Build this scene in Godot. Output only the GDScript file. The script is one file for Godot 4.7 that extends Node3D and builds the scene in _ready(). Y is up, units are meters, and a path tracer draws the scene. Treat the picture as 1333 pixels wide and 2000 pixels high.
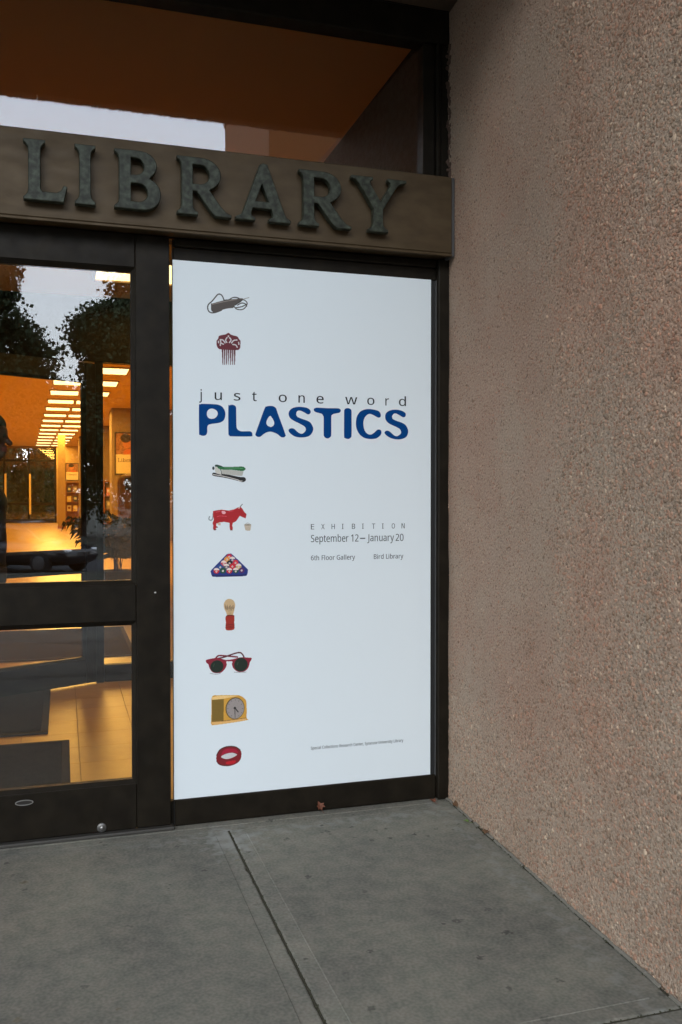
extends Node3D

# Library entrance: glazed door, exhibition poster on the sidelight, lettered lintel,
# exposed-aggregate wing wall; a warm lit vestibule and a deep lobby behind the glass.

var rng := RandomNumberGenerator.new()
var used := {}
var M := {}
var print_image: Image
const POSTER_X := 0.433
const POSTER_Y := 0.107
const POSTER_W := 1.139
const POSTER_H := 2.213

func lin(r: float, g: float, b: float) -> Color:
	return Color(r, g, b).linear_to_srgb()

# ---------------------------------------------------------------- naming
func numbered(called: String) -> String:
	var n: int = used.get(called, 0)
	used[called] = n + 1
	return called if n == 0 else "%s_%03d" % [called, n]

func tag(o: Node3D, label: String, category: String, group := "", kind := "") -> Node3D:
	o.set_meta("label", label)
	if category: o.set_meta("category", category)
	if group: o.set_meta("group", group)
	if kind: o.set_meta("kind", kind)
	return o

func thing(called: String, label: String, category: String, at := Vector3.ZERO, turn := 0.0, group := "") -> Node3D:
	var o := Node3D.new()
	o.name = numbered(called)
	add_child(o)
	o.position = at
	o.rotation.y = turn
	return tag(o, label, category, group)

func structure(called: String, label: String, at := Vector3.ZERO) -> Node3D:
	var o := Node3D.new()
	o.name = numbered(called)
	add_child(o)
	o.position = at
	o.set_meta("label", label)
	o.set_meta("kind", "structure")
	return o

func part(parent: Node3D, called: String, mesh: Mesh, mat: Material, at := Vector3.ZERO, rot := Vector3.ZERO) -> MeshInstance3D:
	var o := MeshInstance3D.new()
	o.name = called
	o.mesh = mesh
	o.material_override = mat
	o.cast_shadow = GeometryInstance3D.SHADOW_CASTING_SETTING_ON
	parent.add_child(o, true)
	o.position = at
	o.rotation = rot
	return o

# a box between two corners, with chamfered edges
func bar(parent: Node3D, called: String, a: Vector3, b: Vector3, mat: Material, c := 0.003) -> MeshInstance3D:
	return part(parent, called, cbox((b - a).abs(), c), mat, (a + b) * 0.5)

# ---------------------------------------------------------------- mesh helpers
func tri(st: SurfaceTool, a: Vector3, b: Vector3, c: Vector3, n: Vector3) -> void:
	if (b - a).cross(c - a).dot(n) > 0.0:
		var t := b
		b = c
		c = t
	st.set_normal(n)
	st.add_vertex(a)
	st.set_normal(n)
	st.add_vertex(b)
	st.set_normal(n)
	st.add_vertex(c)

func quad(st: SurfaceTool, a: Vector3, b: Vector3, c: Vector3, d: Vector3, n: Vector3) -> void:
	tri(st, a, b, c, n)
	tri(st, a, c, d, n)

func begin() -> SurfaceTool:
	var st := SurfaceTool.new()
	st.begin(Mesh.PRIMITIVE_TRIANGLES)
	return st

func flat(st: SurfaceTool, pts: Array, middle: Vector3) -> void:
	var n: Vector3 = (pts[1] - pts[0]).cross(pts[2] - pts[0]).normalized()
	var c := Vector3.ZERO
	for p in pts:
		c += p
	if n.dot(c / pts.size() - middle) < 0.0:
		n = -n
	for i in range(1, pts.size() - 1):
		tri(st, pts[0], pts[i], pts[i + 1], n)

var box_cache := {}
func cbox(size: Vector3, c := 0.003) -> ArrayMesh:
	var key := "%.4f %.4f %.4f %.4f" % [size.x, size.y, size.z, c]
	if box_cache.has(key):
		return box_cache[key]
	var st := begin()
	add_box(st, Vector3.ZERO, size, c)
	box_cache[key] = st.commit()
	return box_cache[key]

func add_box(st: SurfaceTool, at: Vector3, size: Vector3, c := 0.003, basis := Basis()) -> void:
	var h := size * 0.5
	c = minf(c, minf(h.x, minf(h.y, h.z)) * 0.6)
	var p := func(s: Array, k: int) -> Vector3:
		var v := Vector3()
		for i in 3:
			v[i] = s[i] * (h[i] if i == k else h[i] - c)
		return at + basis * v
	for k in 3:
		var i := (k + 1) % 3
		var j := (k + 2) % 3
		for s in [-1.0, 1.0]:
			var q := []
			for w in [[-1.0, -1.0], [1.0, -1.0], [1.0, 1.0], [-1.0, 1.0]]:
				var g := [0.0, 0.0, 0.0]
				g[k] = s
				g[i] = w[0]
				g[j] = w[1]
				q.append(p.call(g, k))
			flat(st, q, at)
	for k in 3:
		var i := (k + 1) % 3
		var j := (k + 2) % 3
		for si in [-1.0, 1.0]:
			for sj in [-1.0, 1.0]:
				var lo := [0.0, 0.0, 0.0]
				lo[i] = si
				lo[j] = sj
				var hi := lo.duplicate()
				lo[k] = -1.0
				hi[k] = 1.0
				flat(st, [p.call(lo, i), p.call(hi, i), p.call(hi, j), p.call(lo, j)], at)
	for a in [-1.0, 1.0]:
		for b in [-1.0, 1.0]:
			for d in [-1.0, 1.0]:
				flat(st, [p.call([a, b, d], 0), p.call([a, b, d], 1), p.call([a, b, d], 2)], at)

# a tube through points, radii may differ
func add_tube(st: SurfaceTool, pts: Array, r0: float, r1 := -1.0, sides := 8) -> void:
	if r1 < 0.0: r1 = r0
	var rings := []
	for i in pts.size():
		var d: Vector3 = (pts[mini(i + 1, pts.size() - 1)] - pts[maxi(i - 1, 0)]).normalized()
		var u := d.cross(Vector3.UP if absf(d.y) < 0.9 else Vector3.RIGHT).normalized()
		var v := d.cross(u)
		var r: float = lerpf(r0, r1, float(i) / (pts.size() - 1))
		var ring := []
		for k in sides:
			var t := TAU * k / sides
			ring.append([pts[i] + (u * cos(t) + v * sin(t)) * r, u * cos(t) + v * sin(t)])
		rings.append(ring)
	for i in rings.size() - 1:
		for k in sides:
			var a = rings[i][k]
			var b = rings[i][(k + 1) % sides]
			var c = rings[i + 1][(k + 1) % sides]
			var d = rings[i + 1][k]
			for t in [[a, b, c], [a, c, d]]:
				var f := [t[0], t[1], t[2]]
				if (f[1][0] - f[0][0]).cross(f[2][0] - f[0][0]).dot(f[0][1]) > 0.0:
					f = [t[0], t[2], t[1]]
				for q in f:
					st.set_normal(q[1])
					st.add_vertex(q[0])
	for e in [0, rings.size() - 1]:
		var cap := []
		for q in rings[e]:
			cap.append(q[0])
		flat(st, cap, pts[0] if e else pts[-1])

func tube(pts: Array, r0: float, r1 := -1.0, sides := 8) -> ArrayMesh:
	var st := begin()
	add_tube(st, pts, r0, r1, sides)
	return st.commit()

# rings of equal count joined into a skin
func loft(rings: Array, closed_ends := true) -> ArrayMesh:
	var st := begin()
	st.set_smooth_group(0)
	var mid := Vector3.ZERO
	for r in rings:
		for p in r:
			mid += p / (rings.size() * r.size())
	for i in rings.size() - 1:
		var n: int = rings[i].size()
		for k in n:
			var a: Vector3 = rings[i][k]
			var b: Vector3 = rings[i][(k + 1) % n]
			var c: Vector3 = rings[i + 1][(k + 1) % n]
			var d: Vector3 = rings[i + 1][k]
			st.add_vertex(a)
			st.add_vertex(b)
			st.add_vertex(c)
			st.add_vertex(a)
			st.add_vertex(c)
			st.add_vertex(d)
	if closed_ends:
		for e in [0, rings.size() - 1]:
			var r: Array = rings[e]
			for k in range(1, r.size() - 1):
				if e == 0:
					st.add_vertex(r[0])
					st.add_vertex(r[k + 1])
					st.add_vertex(r[k])
				else:
					st.add_vertex(r[0])
					st.add_vertex(r[k])
					st.add_vertex(r[k + 1])
	st.index()
	st.generate_normals()
	return st.commit()

func lathe(profile: Array, sides := 20) -> ArrayMesh:
	var rings := []
	for p in profile:
		var ring := []
		for k in sides:
			var t := TAU * k / sides
			ring.append(Vector3(p[0] * cos(t), p[1], p[0] * sin(t)))
		rings.append(ring)
	return loft(rings)

# closed Catmull-Rom curve through flat x, y numbers
func smooth_loop(a: Array, steps := 4, scale := 0.001) -> PackedVector2Array:
	var p := PackedVector2Array()
	for i in range(0, a.size(), 2):
		p.append(Vector2(a[i], a[i + 1]) * scale)
	if steps <= 1:
		return p
	var out := PackedVector2Array()
	var n := p.size()
	for i in n:
		var p0 := p[(i + n - 1) % n]
		var p1 := p[i]
		var p2 := p[(i + 1) % n]
		var p3 := p[(i + 2) % n]
		for k in steps:
			out.append(p1.cubic_interpolate(p2, p0, p3, float(k) / steps))
	return out

func winding(p: PackedVector2Array, ccw: bool) -> PackedVector2Array:
	var area := 0.0
	for i in p.size():
		area += p[i].cross(p[(i + 1) % p.size()])
	if (area > 0.0) != ccw:
		p.reverse()
	return p

func inset(p: PackedVector2Array, c: float) -> PackedVector2Array:
	var out := PackedVector2Array()
	var n := p.size()
	for i in n:
		var e0 := (p[i] - p[(i + n - 1) % n]).normalized()
		var e1 := (p[(i + 1) % n] - p[i]).normalized()
		var n0 := Vector2(-e0.y, e0.x)
		var n1 := Vector2(-e1.y, e1.x)
		out.append(p[i] + (n0 + n1) * c / maxf(0.6, 1.0 + n0.dot(n1)))
	return out

# solid letter or plate: first loop is the outline, the others holes; the face looks to +z
func extrude(loops: Array, depth: float, c := 0.0) -> ArrayMesh:
	var st := begin()
	var rims := []
	for i in loops.size():
		rims.append(winding(loops[i], i == 0))
	var faces := []
	for r in rims:
		faces.append(inset(r, c) if c > 0.0 else r)
	var skin: PackedVector2Array = faces[0]
	for h in range(1, faces.size()):
		var hole: PackedVector2Array = faces[h]
		var best := [1e9, 0, 0]
		for i in skin.size():
			for j in hole.size():
				var d := skin[i].distance_squared_to(hole[j])
				if d < best[0]:
					best = [d, i, j]
		var joined := PackedVector2Array()
		for i in range(0, best[1] + 1):
			joined.append(skin[i])
		for j in hole.size() + 1:
			joined.append(hole[(best[2] + j) % hole.size()])
		for i in range(best[1], skin.size()):
			joined.append(skin[i])
		skin = joined
	var idx := Geometry2D.triangulate_polygon(skin)
	if idx.is_empty():
		if c > 0.0: return extrude(loops, depth, 0.0)
		print("a letter face could not be filled")
	for i in range(0, idx.size(), 3):
		tri(st, v3(skin[idx[i]], depth), v3(skin[idx[i + 1]], depth), v3(skin[idx[i + 2]], depth), Vector3.BACK)
	for r in rims.size():
		var a: PackedVector2Array = rims[r]
		var f: PackedVector2Array = faces[r]
		for i in a.size():
			var j := (i + 1) % a.size()
			var e := (a[j] - a[i]).normalized()
			var n := Vector3(e.y, -e.x, 0)
			quad(st, v3(a[i], 0), v3(a[j], 0), v3(a[j], depth - c), v3(a[i], depth - c), n)
			if c > 0.0:
				quad(st, v3(a[i], depth - c), v3(a[j], depth - c), v3(f[j], depth), v3(f[i], depth), (n + Vector3.BACK).normalized())
	return st.commit()

func v3(p: Vector2, z: float) -> Vector3:
	return Vector3(p.x, p.y, z)

# a smooth body from tapered bones: [a, b, radius a, radius b]; surface nets on a grid
func body_mesh(bones: Array, cell: float, k: float, tint: Callable) -> ArrayMesh:
	var lo := Vector3.ONE * 1e9
	var hi := -lo
	for b in bones:
		var r: float = maxf(b[2], b[3]) + 3.0 * cell
		for p in [b[0], b[1]]:
			lo = lo.min(p - Vector3.ONE * r)
			hi = hi.max(p + Vector3.ONE * r)
	var nx := int((hi.x - lo.x) / cell) + 2
	var ny := int((hi.y - lo.y) / cell) + 2
	var nz := int((hi.z - lo.z) / cell) + 2
	var f := PackedFloat32Array()
	f.resize(nx * ny * nz)
	f.fill(1.0)
	for b in bones:
		var r: float = maxf(b[2], b[3]) + k + 2.0 * cell
		var p0: Vector3 = (b[0].min(b[1]) - Vector3.ONE * r - lo) / cell
		var p1: Vector3 = (b[0].max(b[1]) + Vector3.ONE * r - lo) / cell
		var ab: Vector3 = b[1] - b[0]
		var ll: float = maxf(ab.length_squared(), 1e-9)
		for z in range(maxi(0, int(p0.z)), mini(nz, int(p1.z) + 1)):
			for y in range(maxi(0, int(p0.y)), mini(ny, int(p1.y) + 1)):
				for x in range(maxi(0, int(p0.x)), mini(nx, int(p1.x) + 1)):
					var q: Vector3 = lo + Vector3(x, y, z) * cell - b[0]
					var t := clampf(q.dot(ab) / ll, 0.0, 1.0)
					var d: float = (q - ab * t).length() - lerpf(b[2], b[3], t)
					var i := (z * ny + y) * nx + x
					var h := maxf(k - absf(f[i] - d), 0.0) / k
					f[i] = minf(f[i], d) - h * h * k * 0.25
	var ids := {}
	var verts := PackedVector3Array()
	var st := begin()
	var corner := [0, 1, nx, nx + 1, nx * ny, nx * ny + 1, nx * ny + nx, nx * ny + nx + 1]
	var off := [Vector3(0, 0, 0), Vector3(1, 0, 0), Vector3(0, 1, 0), Vector3(1, 1, 0), Vector3(0, 0, 1), Vector3(1, 0, 1), Vector3(0, 1, 1), Vector3(1, 1, 1)]
	for z in nz - 1:
		for y in ny - 1:
			var row := (z * ny + y) * nx
			for x in nx - 1:
				var base := row + x
				var a := f[base]
				if a > cell * 2.5 or a < -cell * 2.5:
					continue
				var inside := 0
				for c in 8:
					if f[base + corner[c]] < 0.0:
						inside += 1
				if inside == 0 or inside == 8:
					continue
				var sum := Vector3.ZERO
				var n := 0
				for c in 8:
					for bit in [1, 2, 4]:
						var c2: int = c | bit
						if c2 == c: continue
						var fa := f[base + corner[c]]
						var fb := f[base + corner[c2]]
						if (fa < 0.0) != (fb < 0.0):
							sum += off[c].lerp(off[c2], fa / (fa - fb))
							n += 1
				ids[base] = verts.size()
				verts.append(lo + (Vector3(x, y, z) + sum / n) * cell)
	for v in verts:
		st.set_color(tint.call(v))
		st.add_vertex(v)
	var steps := [1, nx, nx * ny]
	for base in ids:
		for axis in 3:
			var s: int = steps[axis]
			var u: int = steps[(axis + 1) % 3]
			var w: int = steps[(axis + 2) % 3]
			var fa := f[base]
			var fb := f[base + s]
			if (fa < 0.0) == (fb < 0.0): continue
			if not (ids.has(base - u) and ids.has(base - w) and ids.has(base - u - w)): continue
			var q := [ids[base], ids[base - u], ids[base - u - w], ids[base - w]]
			if fa < 0.0: q.reverse()
			for t in [0, 1, 2, 0, 2, 3]:
				st.add_index(q[t])
	st.generate_normals()
	return st.commit()

# ---------------------------------------------------------------- materials
func mat(albedo: Color, rough := 0.7, metal := 0.0) -> StandardMaterial3D:
	var m := StandardMaterial3D.new()
	m.albedo_color = albedo
	m.roughness = rough
	m.metallic = metal
	return m

func noise(freq: float, octaves := 4, sd := 1, kind := FastNoiseLite.TYPE_SIMPLEX_SMOOTH) -> FastNoiseLite:
	var n := FastNoiseLite.new()
	n.seed = sd
	n.noise_type = kind
	n.frequency = freq
	n.fractal_octaves = octaves
	return n

func noise_texture(size: int, freq: float, c0: Color, c1: Color, octaves := 4, sd := 1, kind := FastNoiseLite.TYPE_SIMPLEX_SMOOTH) -> NoiseTexture2D:
	var t := NoiseTexture2D.new()
	t.width = size
	t.height = size
	t.seamless = true
	t.noise = noise(freq, octaves, sd, kind)
	var g := Gradient.new()
	g.set_color(0, c0)
	g.set_color(1, c1)
	g.set_offset(0, 0.15)
	g.set_offset(1, 0.85)
	t.color_ramp = g
	return t

func world_mapped(m: StandardMaterial3D, scale: Vector3) -> StandardMaterial3D:
	m.uv1_triplanar = true
	m.uv1_world_triplanar = true
	m.uv1_scale = scale
	return m

func make_materials() -> void:
	var white := Color.WHITE
	# dark bronze anodised metal of doors and frames, dusty and handled
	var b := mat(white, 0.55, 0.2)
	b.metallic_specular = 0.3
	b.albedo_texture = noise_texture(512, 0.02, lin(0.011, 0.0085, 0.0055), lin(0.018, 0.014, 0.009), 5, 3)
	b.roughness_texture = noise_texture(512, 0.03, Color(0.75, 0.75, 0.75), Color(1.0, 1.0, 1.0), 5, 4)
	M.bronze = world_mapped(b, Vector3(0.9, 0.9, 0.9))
	var b2 := mat(white, 0.55, 0.25)
	b2.metallic_specular = 0.35
	b2.albedo_texture = noise_texture(512, 0.02, lin(0.064, 0.043, 0.022), lin(0.084, 0.058, 0.031), 5, 7)
	b2.roughness_texture = b.roughness_texture
	M.lintel = world_mapped(b2, Vector3(0.6, 1.3, 0.6))
	var l := mat(white, 0.5, 0.1)
	l.metallic_specular = 0.4
	l.albedo_texture = noise_texture(512, 0.025, lin(0.014, 0.015, 0.009), lin(0.056, 0.066, 0.046), 5, 9)
	M.patina = world_mapped(l, Vector3(2.4, 2.4, 2.4))
	M.black_gasket = mat(lin(0.012, 0.012, 0.012), 0.7)
	M.steel = mat(lin(0.45, 0.44, 0.42), 0.35, 0.8)
	var gl := mat(Color(1, 1, 1, 0.0), 0.0)
	gl.transparency = BaseMaterial3D.TRANSPARENCY_ALPHA
	gl.metallic_specular = 0.5
	M.glass = gl
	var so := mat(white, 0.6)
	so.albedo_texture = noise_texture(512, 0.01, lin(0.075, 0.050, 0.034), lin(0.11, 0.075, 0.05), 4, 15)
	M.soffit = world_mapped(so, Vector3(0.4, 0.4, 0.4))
	# interior
	M.tan_ceiling = mat(lin(0.78, 0.52, 0.20), 0.85)
	M.tan_wall = mat(lin(0.46, 0.30, 0.13), 0.8)
	M.brown_wall = mat(lin(0.27, 0.18, 0.09), 0.75)
	var fl := mat(white, 0.3)
	fl.albedo_texture = noise_texture(512, 0.008, lin(0.42, 0.26, 0.085), lin(0.52, 0.33, 0.12), 4, 21)
	M.lobby_floor = world_mapped(fl, Vector3(0.3, 0.3, 0.3))
	var tiles := []
	for i in 3:
		var t := mat(white, 0.38)
		t.albedo_texture = noise_texture(256, 0.02, lin(0.46 + 0.02 * i, 0.245 + 0.010 * i, 0.060), lin(0.53 + 0.02 * i, 0.295 + 0.010 * i, 0.078), 4, 30 + i)
		tiles.append(world_mapped(t, Vector3(0.8, 0.8, 0.8)))
	M.tiles = tiles
	M.grout = mat(lin(0.34, 0.21, 0.07), 0.9)
	var rug := mat(white, 0.95)
	rug.albedo_texture = noise_texture(512, 0.2, lin(0.012, 0.009, 0.005), lin(0.026, 0.019, 0.010), 3, 41)
	M.mat_rug = world_mapped(rug, Vector3(2, 2, 2))
	var lamp := mat(lin(0.8, 0.75, 0.6), 0.6)
	lamp.emission_enabled = true
	lamp.emission = lin(1.0, 0.72, 0.30)
	lamp.emission_energy_multiplier = 2.6
	M.lamp = lamp
	M.lamp_frame = mat(lin(0.30, 0.20, 0.10), 0.6)
	M.wood = mat(lin(0.30, 0.11, 0.035), 0.5)
	M.leaf_dark = mat(lin(0.030, 0.045, 0.018), 0.7)
	M.leaf_tree = mat(lin(0.040, 0.060, 0.020), 0.8)
	M.bark = mat(lin(0.06, 0.045, 0.035), 0.9)
	M.paper = mat(lin(0.72, 0.66, 0.52), 0.7)
	M.ink = mat(lin(0.02, 0.024, 0.028), 0.6)
	M.ink_grey = mat(lin(0.055, 0.068, 0.075), 0.6)
	M.ink_blue = mat(lin(0.001, 0.052, 0.21), 0.6)
	for k in [M.ink, M.ink_grey, M.ink_blue]: k.metallic_specular = 0.2

# ---------------------------------------------------------------- poster print
func _px(x: float, y: float) -> Vector2:
	return Vector2(x / 1000.0 / POSTER_W * print_image.get_width(), (1.0 - y / 1000.0 / POSTER_H) * print_image.get_height())

func _loop(a: Array, smooth: bool) -> PackedVector2Array:
	var q := smooth_loop(a, 5 if smooth else 1, 1.0)
	var out := PackedVector2Array()
	for p in q:
		out.append(_px(p.x, p.y))
	return out

func _poly(c: Color, a: Array, smooth: bool) -> void:
	var p := _loop(a, smooth)
	var lo := p[0]
	var hi := p[0]
	for q in p:
		lo = lo.min(q)
		hi = hi.max(q)
	for y in range(int(lo.y), int(hi.y) + 1):
		for x in range(int(lo.x), int(hi.x) + 1):
			if Geometry2D.is_point_in_polygon(Vector2(x + 0.5, y + 0.5), p):
				_dot(x, y, c)

func _dot(x: int, y: int, c: Color) -> void:
	if x < 0 or y < 0 or x >= print_image.get_width() or y >= print_image.get_height(): return
	var g := 1.0 + rng.randf_range(-0.06, 0.06)
	print_image.set_pixel(x, y, Color(c.r * g, c.g * g, c.b * g))

func _line(c: Color, w: float, a: Array) -> void:
	var p := PackedVector2Array()
	var n := a.size() / 2
	for i in n - 1:
		var p0 := Vector2(a[2 * maxi(i - 1, 0)], a[2 * maxi(i - 1, 0) + 1])
		var p1 := Vector2(a[2 * i], a[2 * i + 1])
		var p2 := Vector2(a[2 * i + 2], a[2 * i + 3])
		var p3 := Vector2(a[2 * mini(i + 2, n - 1)], a[2 * mini(i + 2, n - 1) + 1])
		for k in 6:
			var q := p1.cubic_interpolate(p2, p0, p3, k / 6.0)
			p.append(_px(q.x, q.y))
	p.append(_px(a[-2], a[-1]))
	var r := maxf(0.6, w * 0.5 / 1000.0 / POSTER_W * print_image.get_width())
	for i in p.size() - 1:
		var lo := p[i].min(p[i + 1]) - Vector2(r, r)
		var hi := p[i].max(p[i + 1]) + Vector2(r, r)
		for y in range(int(lo.y), int(hi.y) + 1):
			for x in range(int(lo.x), int(hi.x) + 1):
				var v := Vector2(x + 0.5, y + 0.5)
				if Geometry2D.get_closest_point_to_segment(v, p[i], p[i + 1]).distance_to(v) <= r:
					_dot(x, y, c)

func _disc(c: Color, x: float, y: float, rx: float, ry: float) -> void:
	var a := []
	for k in 20:
		a.append(x + rx * cos(TAU * k / 20))
		a.append(y + ry * sin(TAU * k / 20))
	_poly(c, a, false)

func Color8(r: int, g: int, b: int) -> Color:
	return Color(r / 255.0, g / 255.0, b / 255.0)

func paint_poster() -> ImageTexture:
	print_image = Image.create(1054, 2048, false, Image.FORMAT_RGB8)
	print_image.fill(lin(0.765, 0.835, 0.87))
	# soldering iron with its cord
	_line(Color8(65,66,64), 4.7, [210, 2063, 206, 2075, 200, 2083, 191, 2086, 182, 2081, 162, 2056, 146, 2040, 143, 2026, 147, 2013, 159, 2007, 177, 2010, 200, 2020])
	_poly(Color8(81,73,68), [157, 2045, 164, 2046, 213, 2062, 267, 2072, 288, 2075, 290, 2069, 276, 2055, 258, 2045, 249, 2033, 231, 2030, 209, 2024, 195, 2016, 173, 2009, 159, 2015, 157, 2029], true)
	_line(Color8(137,127,118), 3.8, [162, 2042, 213, 2057, 265, 2069])
	_line(Color8(57,58,56), 4.3, [213, 2063, 231, 2065, 245, 2074, 261, 2077, 274, 2074])
	_line(Color8(61,57,52), 4.0, [258, 2045, 274, 2057, 290, 2069, 304, 2063, 308, 2052, 297, 2034, 281, 2027, 263, 2029, 254, 2038])
	_line(Color8(61,57,52), 4.0, [267, 2045, 285, 2055, 301, 2052, 306, 2043])
	_line(Color8(61,57,52), 4.0, [260, 2034, 285, 2040, 304, 2050])
	_line(Color8(145,142,136), 2.6, [290, 2071, 316, 2080])
	# carved hair comb
	_poly(Color8(100,25,37), [229, 1928, 238, 1922, 251, 1918, 266, 1915, 274, 1904, 280, 1896, 279, 1880, 278, 1868, 271, 1860, 260, 1858, 199, 1858, 189, 1860, 182, 1868, 179, 1882, 180, 1893, 186, 1902, 190, 1913, 204, 1918, 217, 1921], true)
	_disc(Color8(206,206,206), 229, 1914, 3.8, 3.8)
	_line(Color8(206,206,206), 5.2, [223, 1908, 217, 1897, 222, 1888])
	_line(Color8(206,206,206), 5.2, [234, 1908, 240, 1899, 233, 1888])
	_line(Color8(206,206,206), 5.2, [195, 1898, 206, 1897, 215, 1886])
	_line(Color8(206,206,206), 5.2, [195, 1898, 197, 1887])
	_line(Color8(206,206,206), 5.2, [265, 1900, 252, 1898, 242, 1887])
	_line(Color8(206,206,206), 5.2, [195, 1874, 197, 1883, 208, 1880])
	_line(Color8(206,206,206), 5.2, [247, 1881, 260, 1879, 266, 1870])
	_line(Color8(206,206,206), 5.2, [187, 1891, 188, 1885])
	_line(Color8(206,206,206), 5.2, [272, 1891, 273, 1883])
	_poly(Color8(92,25,35), [201, 1858, 207, 1858, 207, 1795, 204, 1795], false)
	_poly(Color8(92,25,35), [210, 1859, 216, 1859, 215, 1795, 212, 1795], false)
	_poly(Color8(92,25,35), [219, 1859, 225, 1859, 223, 1795, 220, 1795], false)
	_poly(Color8(92,25,35), [227, 1859, 233, 1860, 231, 1796, 229, 1796], false)
	_poly(Color8(92,25,35), [235, 1860, 242, 1860, 240, 1796, 237, 1796], false)
	_poly(Color8(92,25,35), [244, 1860, 250, 1861, 248, 1797, 245, 1796], false)
	_poly(Color8(92,25,35), [252, 1861, 259, 1861, 256, 1797, 253, 1797], false)
	# green stapler
	_poly(Color8(25,25,25), [163, 1346, 171, 1346, 203, 1343, 243, 1336, 273, 1330, 293, 1329, 301, 1322, 299, 1313, 286, 1308, 266, 1314, 212, 1326, 164, 1334], true)
	_line(Color8(223,217,209), 3.1, [164, 1339, 212, 1331, 261, 1319, 277, 1313, 286, 1313])
	_poly(Color8(185,184,175), [194, 1361, 243, 1358, 291, 1354, 290, 1347, 286, 1334, 273, 1334, 198, 1342, 196, 1351], false)
	_disc(Color8(37,49,56), 165, 1365, 4.7, 7.1)
	_poly(Color8(203,200,190), [171, 1371, 182, 1373, 191, 1359, 198, 1342, 199, 1337, 176, 1344, 172, 1353], false)
	_line(Color8(26,34,32), 2.1, [176, 1373, 187, 1369, 196, 1355, 200, 1339])
	_poly(Color8(32,109,58), [182, 1377, 203, 1372, 230, 1371, 284, 1373, 296, 1369, 301, 1364, 296, 1358, 284, 1355, 243, 1359, 194, 1361, 180, 1372], true)
	_poly(Color8(29,60,51), [171, 1376, 176, 1380, 185, 1379, 203, 1373, 191, 1371, 173, 1372], true)
	_line(Color8(114,166,117), 2.1, [212, 1367, 248, 1367, 289, 1366])
	# red toy cow and bucket
	_line(Color8(145,154,156), 4.7, [163, 1176, 162, 1158, 155, 1149, 146, 1154, 149, 1165])
	_poly(Color8(213,186,165), [179, 1138, 194, 1139, 195, 1128, 186, 1128], false)
	_poly(Color8(176,25,33), [163, 1187, 175, 1190, 198, 1193, 229, 1189, 252, 1194, 268, 1202, 279, 1204, 286, 1197, 295, 1182, 304, 1174, 303, 1168, 300, 1156, 288, 1161, 275, 1167, 266, 1153, 259, 1144, 246, 1138, 243, 1126, 246, 1116, 244, 1107, 235, 1107, 233, 1117, 232, 1138, 211, 1142, 191, 1141, 177, 1136, 176, 1125, 182, 1122, 181, 1119, 174, 1117, 176, 1109, 167, 1108, 163, 1114, 164, 1127, 161, 1138, 167, 1152, 163, 1167], false)
	_poly(Color8(236,174,181), [199, 1187, 211, 1187, 217, 1180, 211, 1175, 202, 1176], true)
	_poly(Color8(213,196,184), [267, 1199, 277, 1205, 274, 1196], false)
	_line(Color8(114,117,117), 3.5, [277, 1205, 286, 1215])
	_line(Color8(222,82,98), 2.6, [175, 1183, 193, 1186])
	_line(Color8(222,82,98), 2.6, [180, 1164, 193, 1167, 220, 1165])
	_line(Color8(222,82,98), 2.6, [229, 1185, 247, 1188])
	_disc(Color8(73,25,25), 171, 1110, 6.1, 2.1)
	_disc(Color8(73,25,25), 240, 1108, 5.7, 1.9)
	_disc(Color8(73,25,25), 180, 1120, 3.3, 1.9)
	_poly(Color8(195,180,160), [294, 1129, 324, 1129, 320, 1105, 309, 1104, 299, 1107], false)
	_disc(Color8(145,133,115), 309, 1129, 15.1, 3.1)
	_line(Color8(171,166,158), 1.7, [296, 1130, 309, 1137, 322, 1130])
	# billiard balls in a blue rack
	_poly(Color8(25,47,124), [220, 1007, 234, 1009, 245, 1004, 304, 947, 309, 936, 306, 920, 295, 914, 229, 913, 168, 914, 158, 920, 154, 931, 157, 944, 211, 998], true)
	_line(Color8(25,27,82), 4.7, [160, 919, 229, 916, 301, 919])
	_disc(Color8(203,35,62), 231, 996, 12.3, 12.3)
	_disc(Color8(234,217,207), 231, 996, 4.0, 4.3)
	_line(Color8(63,58,65), 1.4, [231, 997, 232, 994])
	_disc(Color8(230,156,62), 221, 985, 12.3, 12.3)
	_disc(Color8(234,217,207), 221, 985, 4.0, 4.3)
	_line(Color8(63,58,65), 1.4, [220, 987, 221, 983])
	_disc(Color8(52,64,113), 244, 985, 12.3, 12.3)
	_poly(Color8(234,217,207), [232, 988, 235, 993, 244, 997, 253, 993, 255, 987, 244, 987], true)
	_disc(Color8(234,217,207), 244, 982, 4.0, 4.3)
	_line(Color8(63,58,65), 1.4, [243, 984, 244, 980])
	_disc(Color8(197,68,84), 207, 970, 12.3, 12.3)
	_poly(Color8(234,217,207), [196, 973, 198, 978, 207, 982, 216, 978, 219, 972, 207, 972], true)
	_disc(Color8(234,217,207), 207, 967, 4.0, 4.3)
	_line(Color8(63,58,65), 1.4, [207, 969, 208, 965])
	_disc(Color8(25,25,25), 232, 969, 12.3, 12.3)
	_disc(Color8(234,217,207), 232, 969, 4.0, 4.3)
	_line(Color8(63,58,65), 1.4, [231, 971, 232, 967])
	_disc(Color8(207,47,62), 257, 971, 12.3, 12.3)
	_disc(Color8(234,217,207), 257, 970, 4.0, 4.3)
	_line(Color8(63,58,65), 1.4, [256, 972, 257, 968])
	_disc(Color8(36,82,141), 193, 953, 12.3, 12.3)
	_disc(Color8(234,217,207), 193, 953, 4.0, 4.3)
	_line(Color8(63,58,65), 1.4, [192, 955, 193, 951])
	_disc(Color8(94,88,103), 219, 956, 12.3, 12.3)
	_poly(Color8(234,217,207), [208, 959, 210, 965, 219, 968, 228, 964, 230, 959, 219, 958], true)
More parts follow.
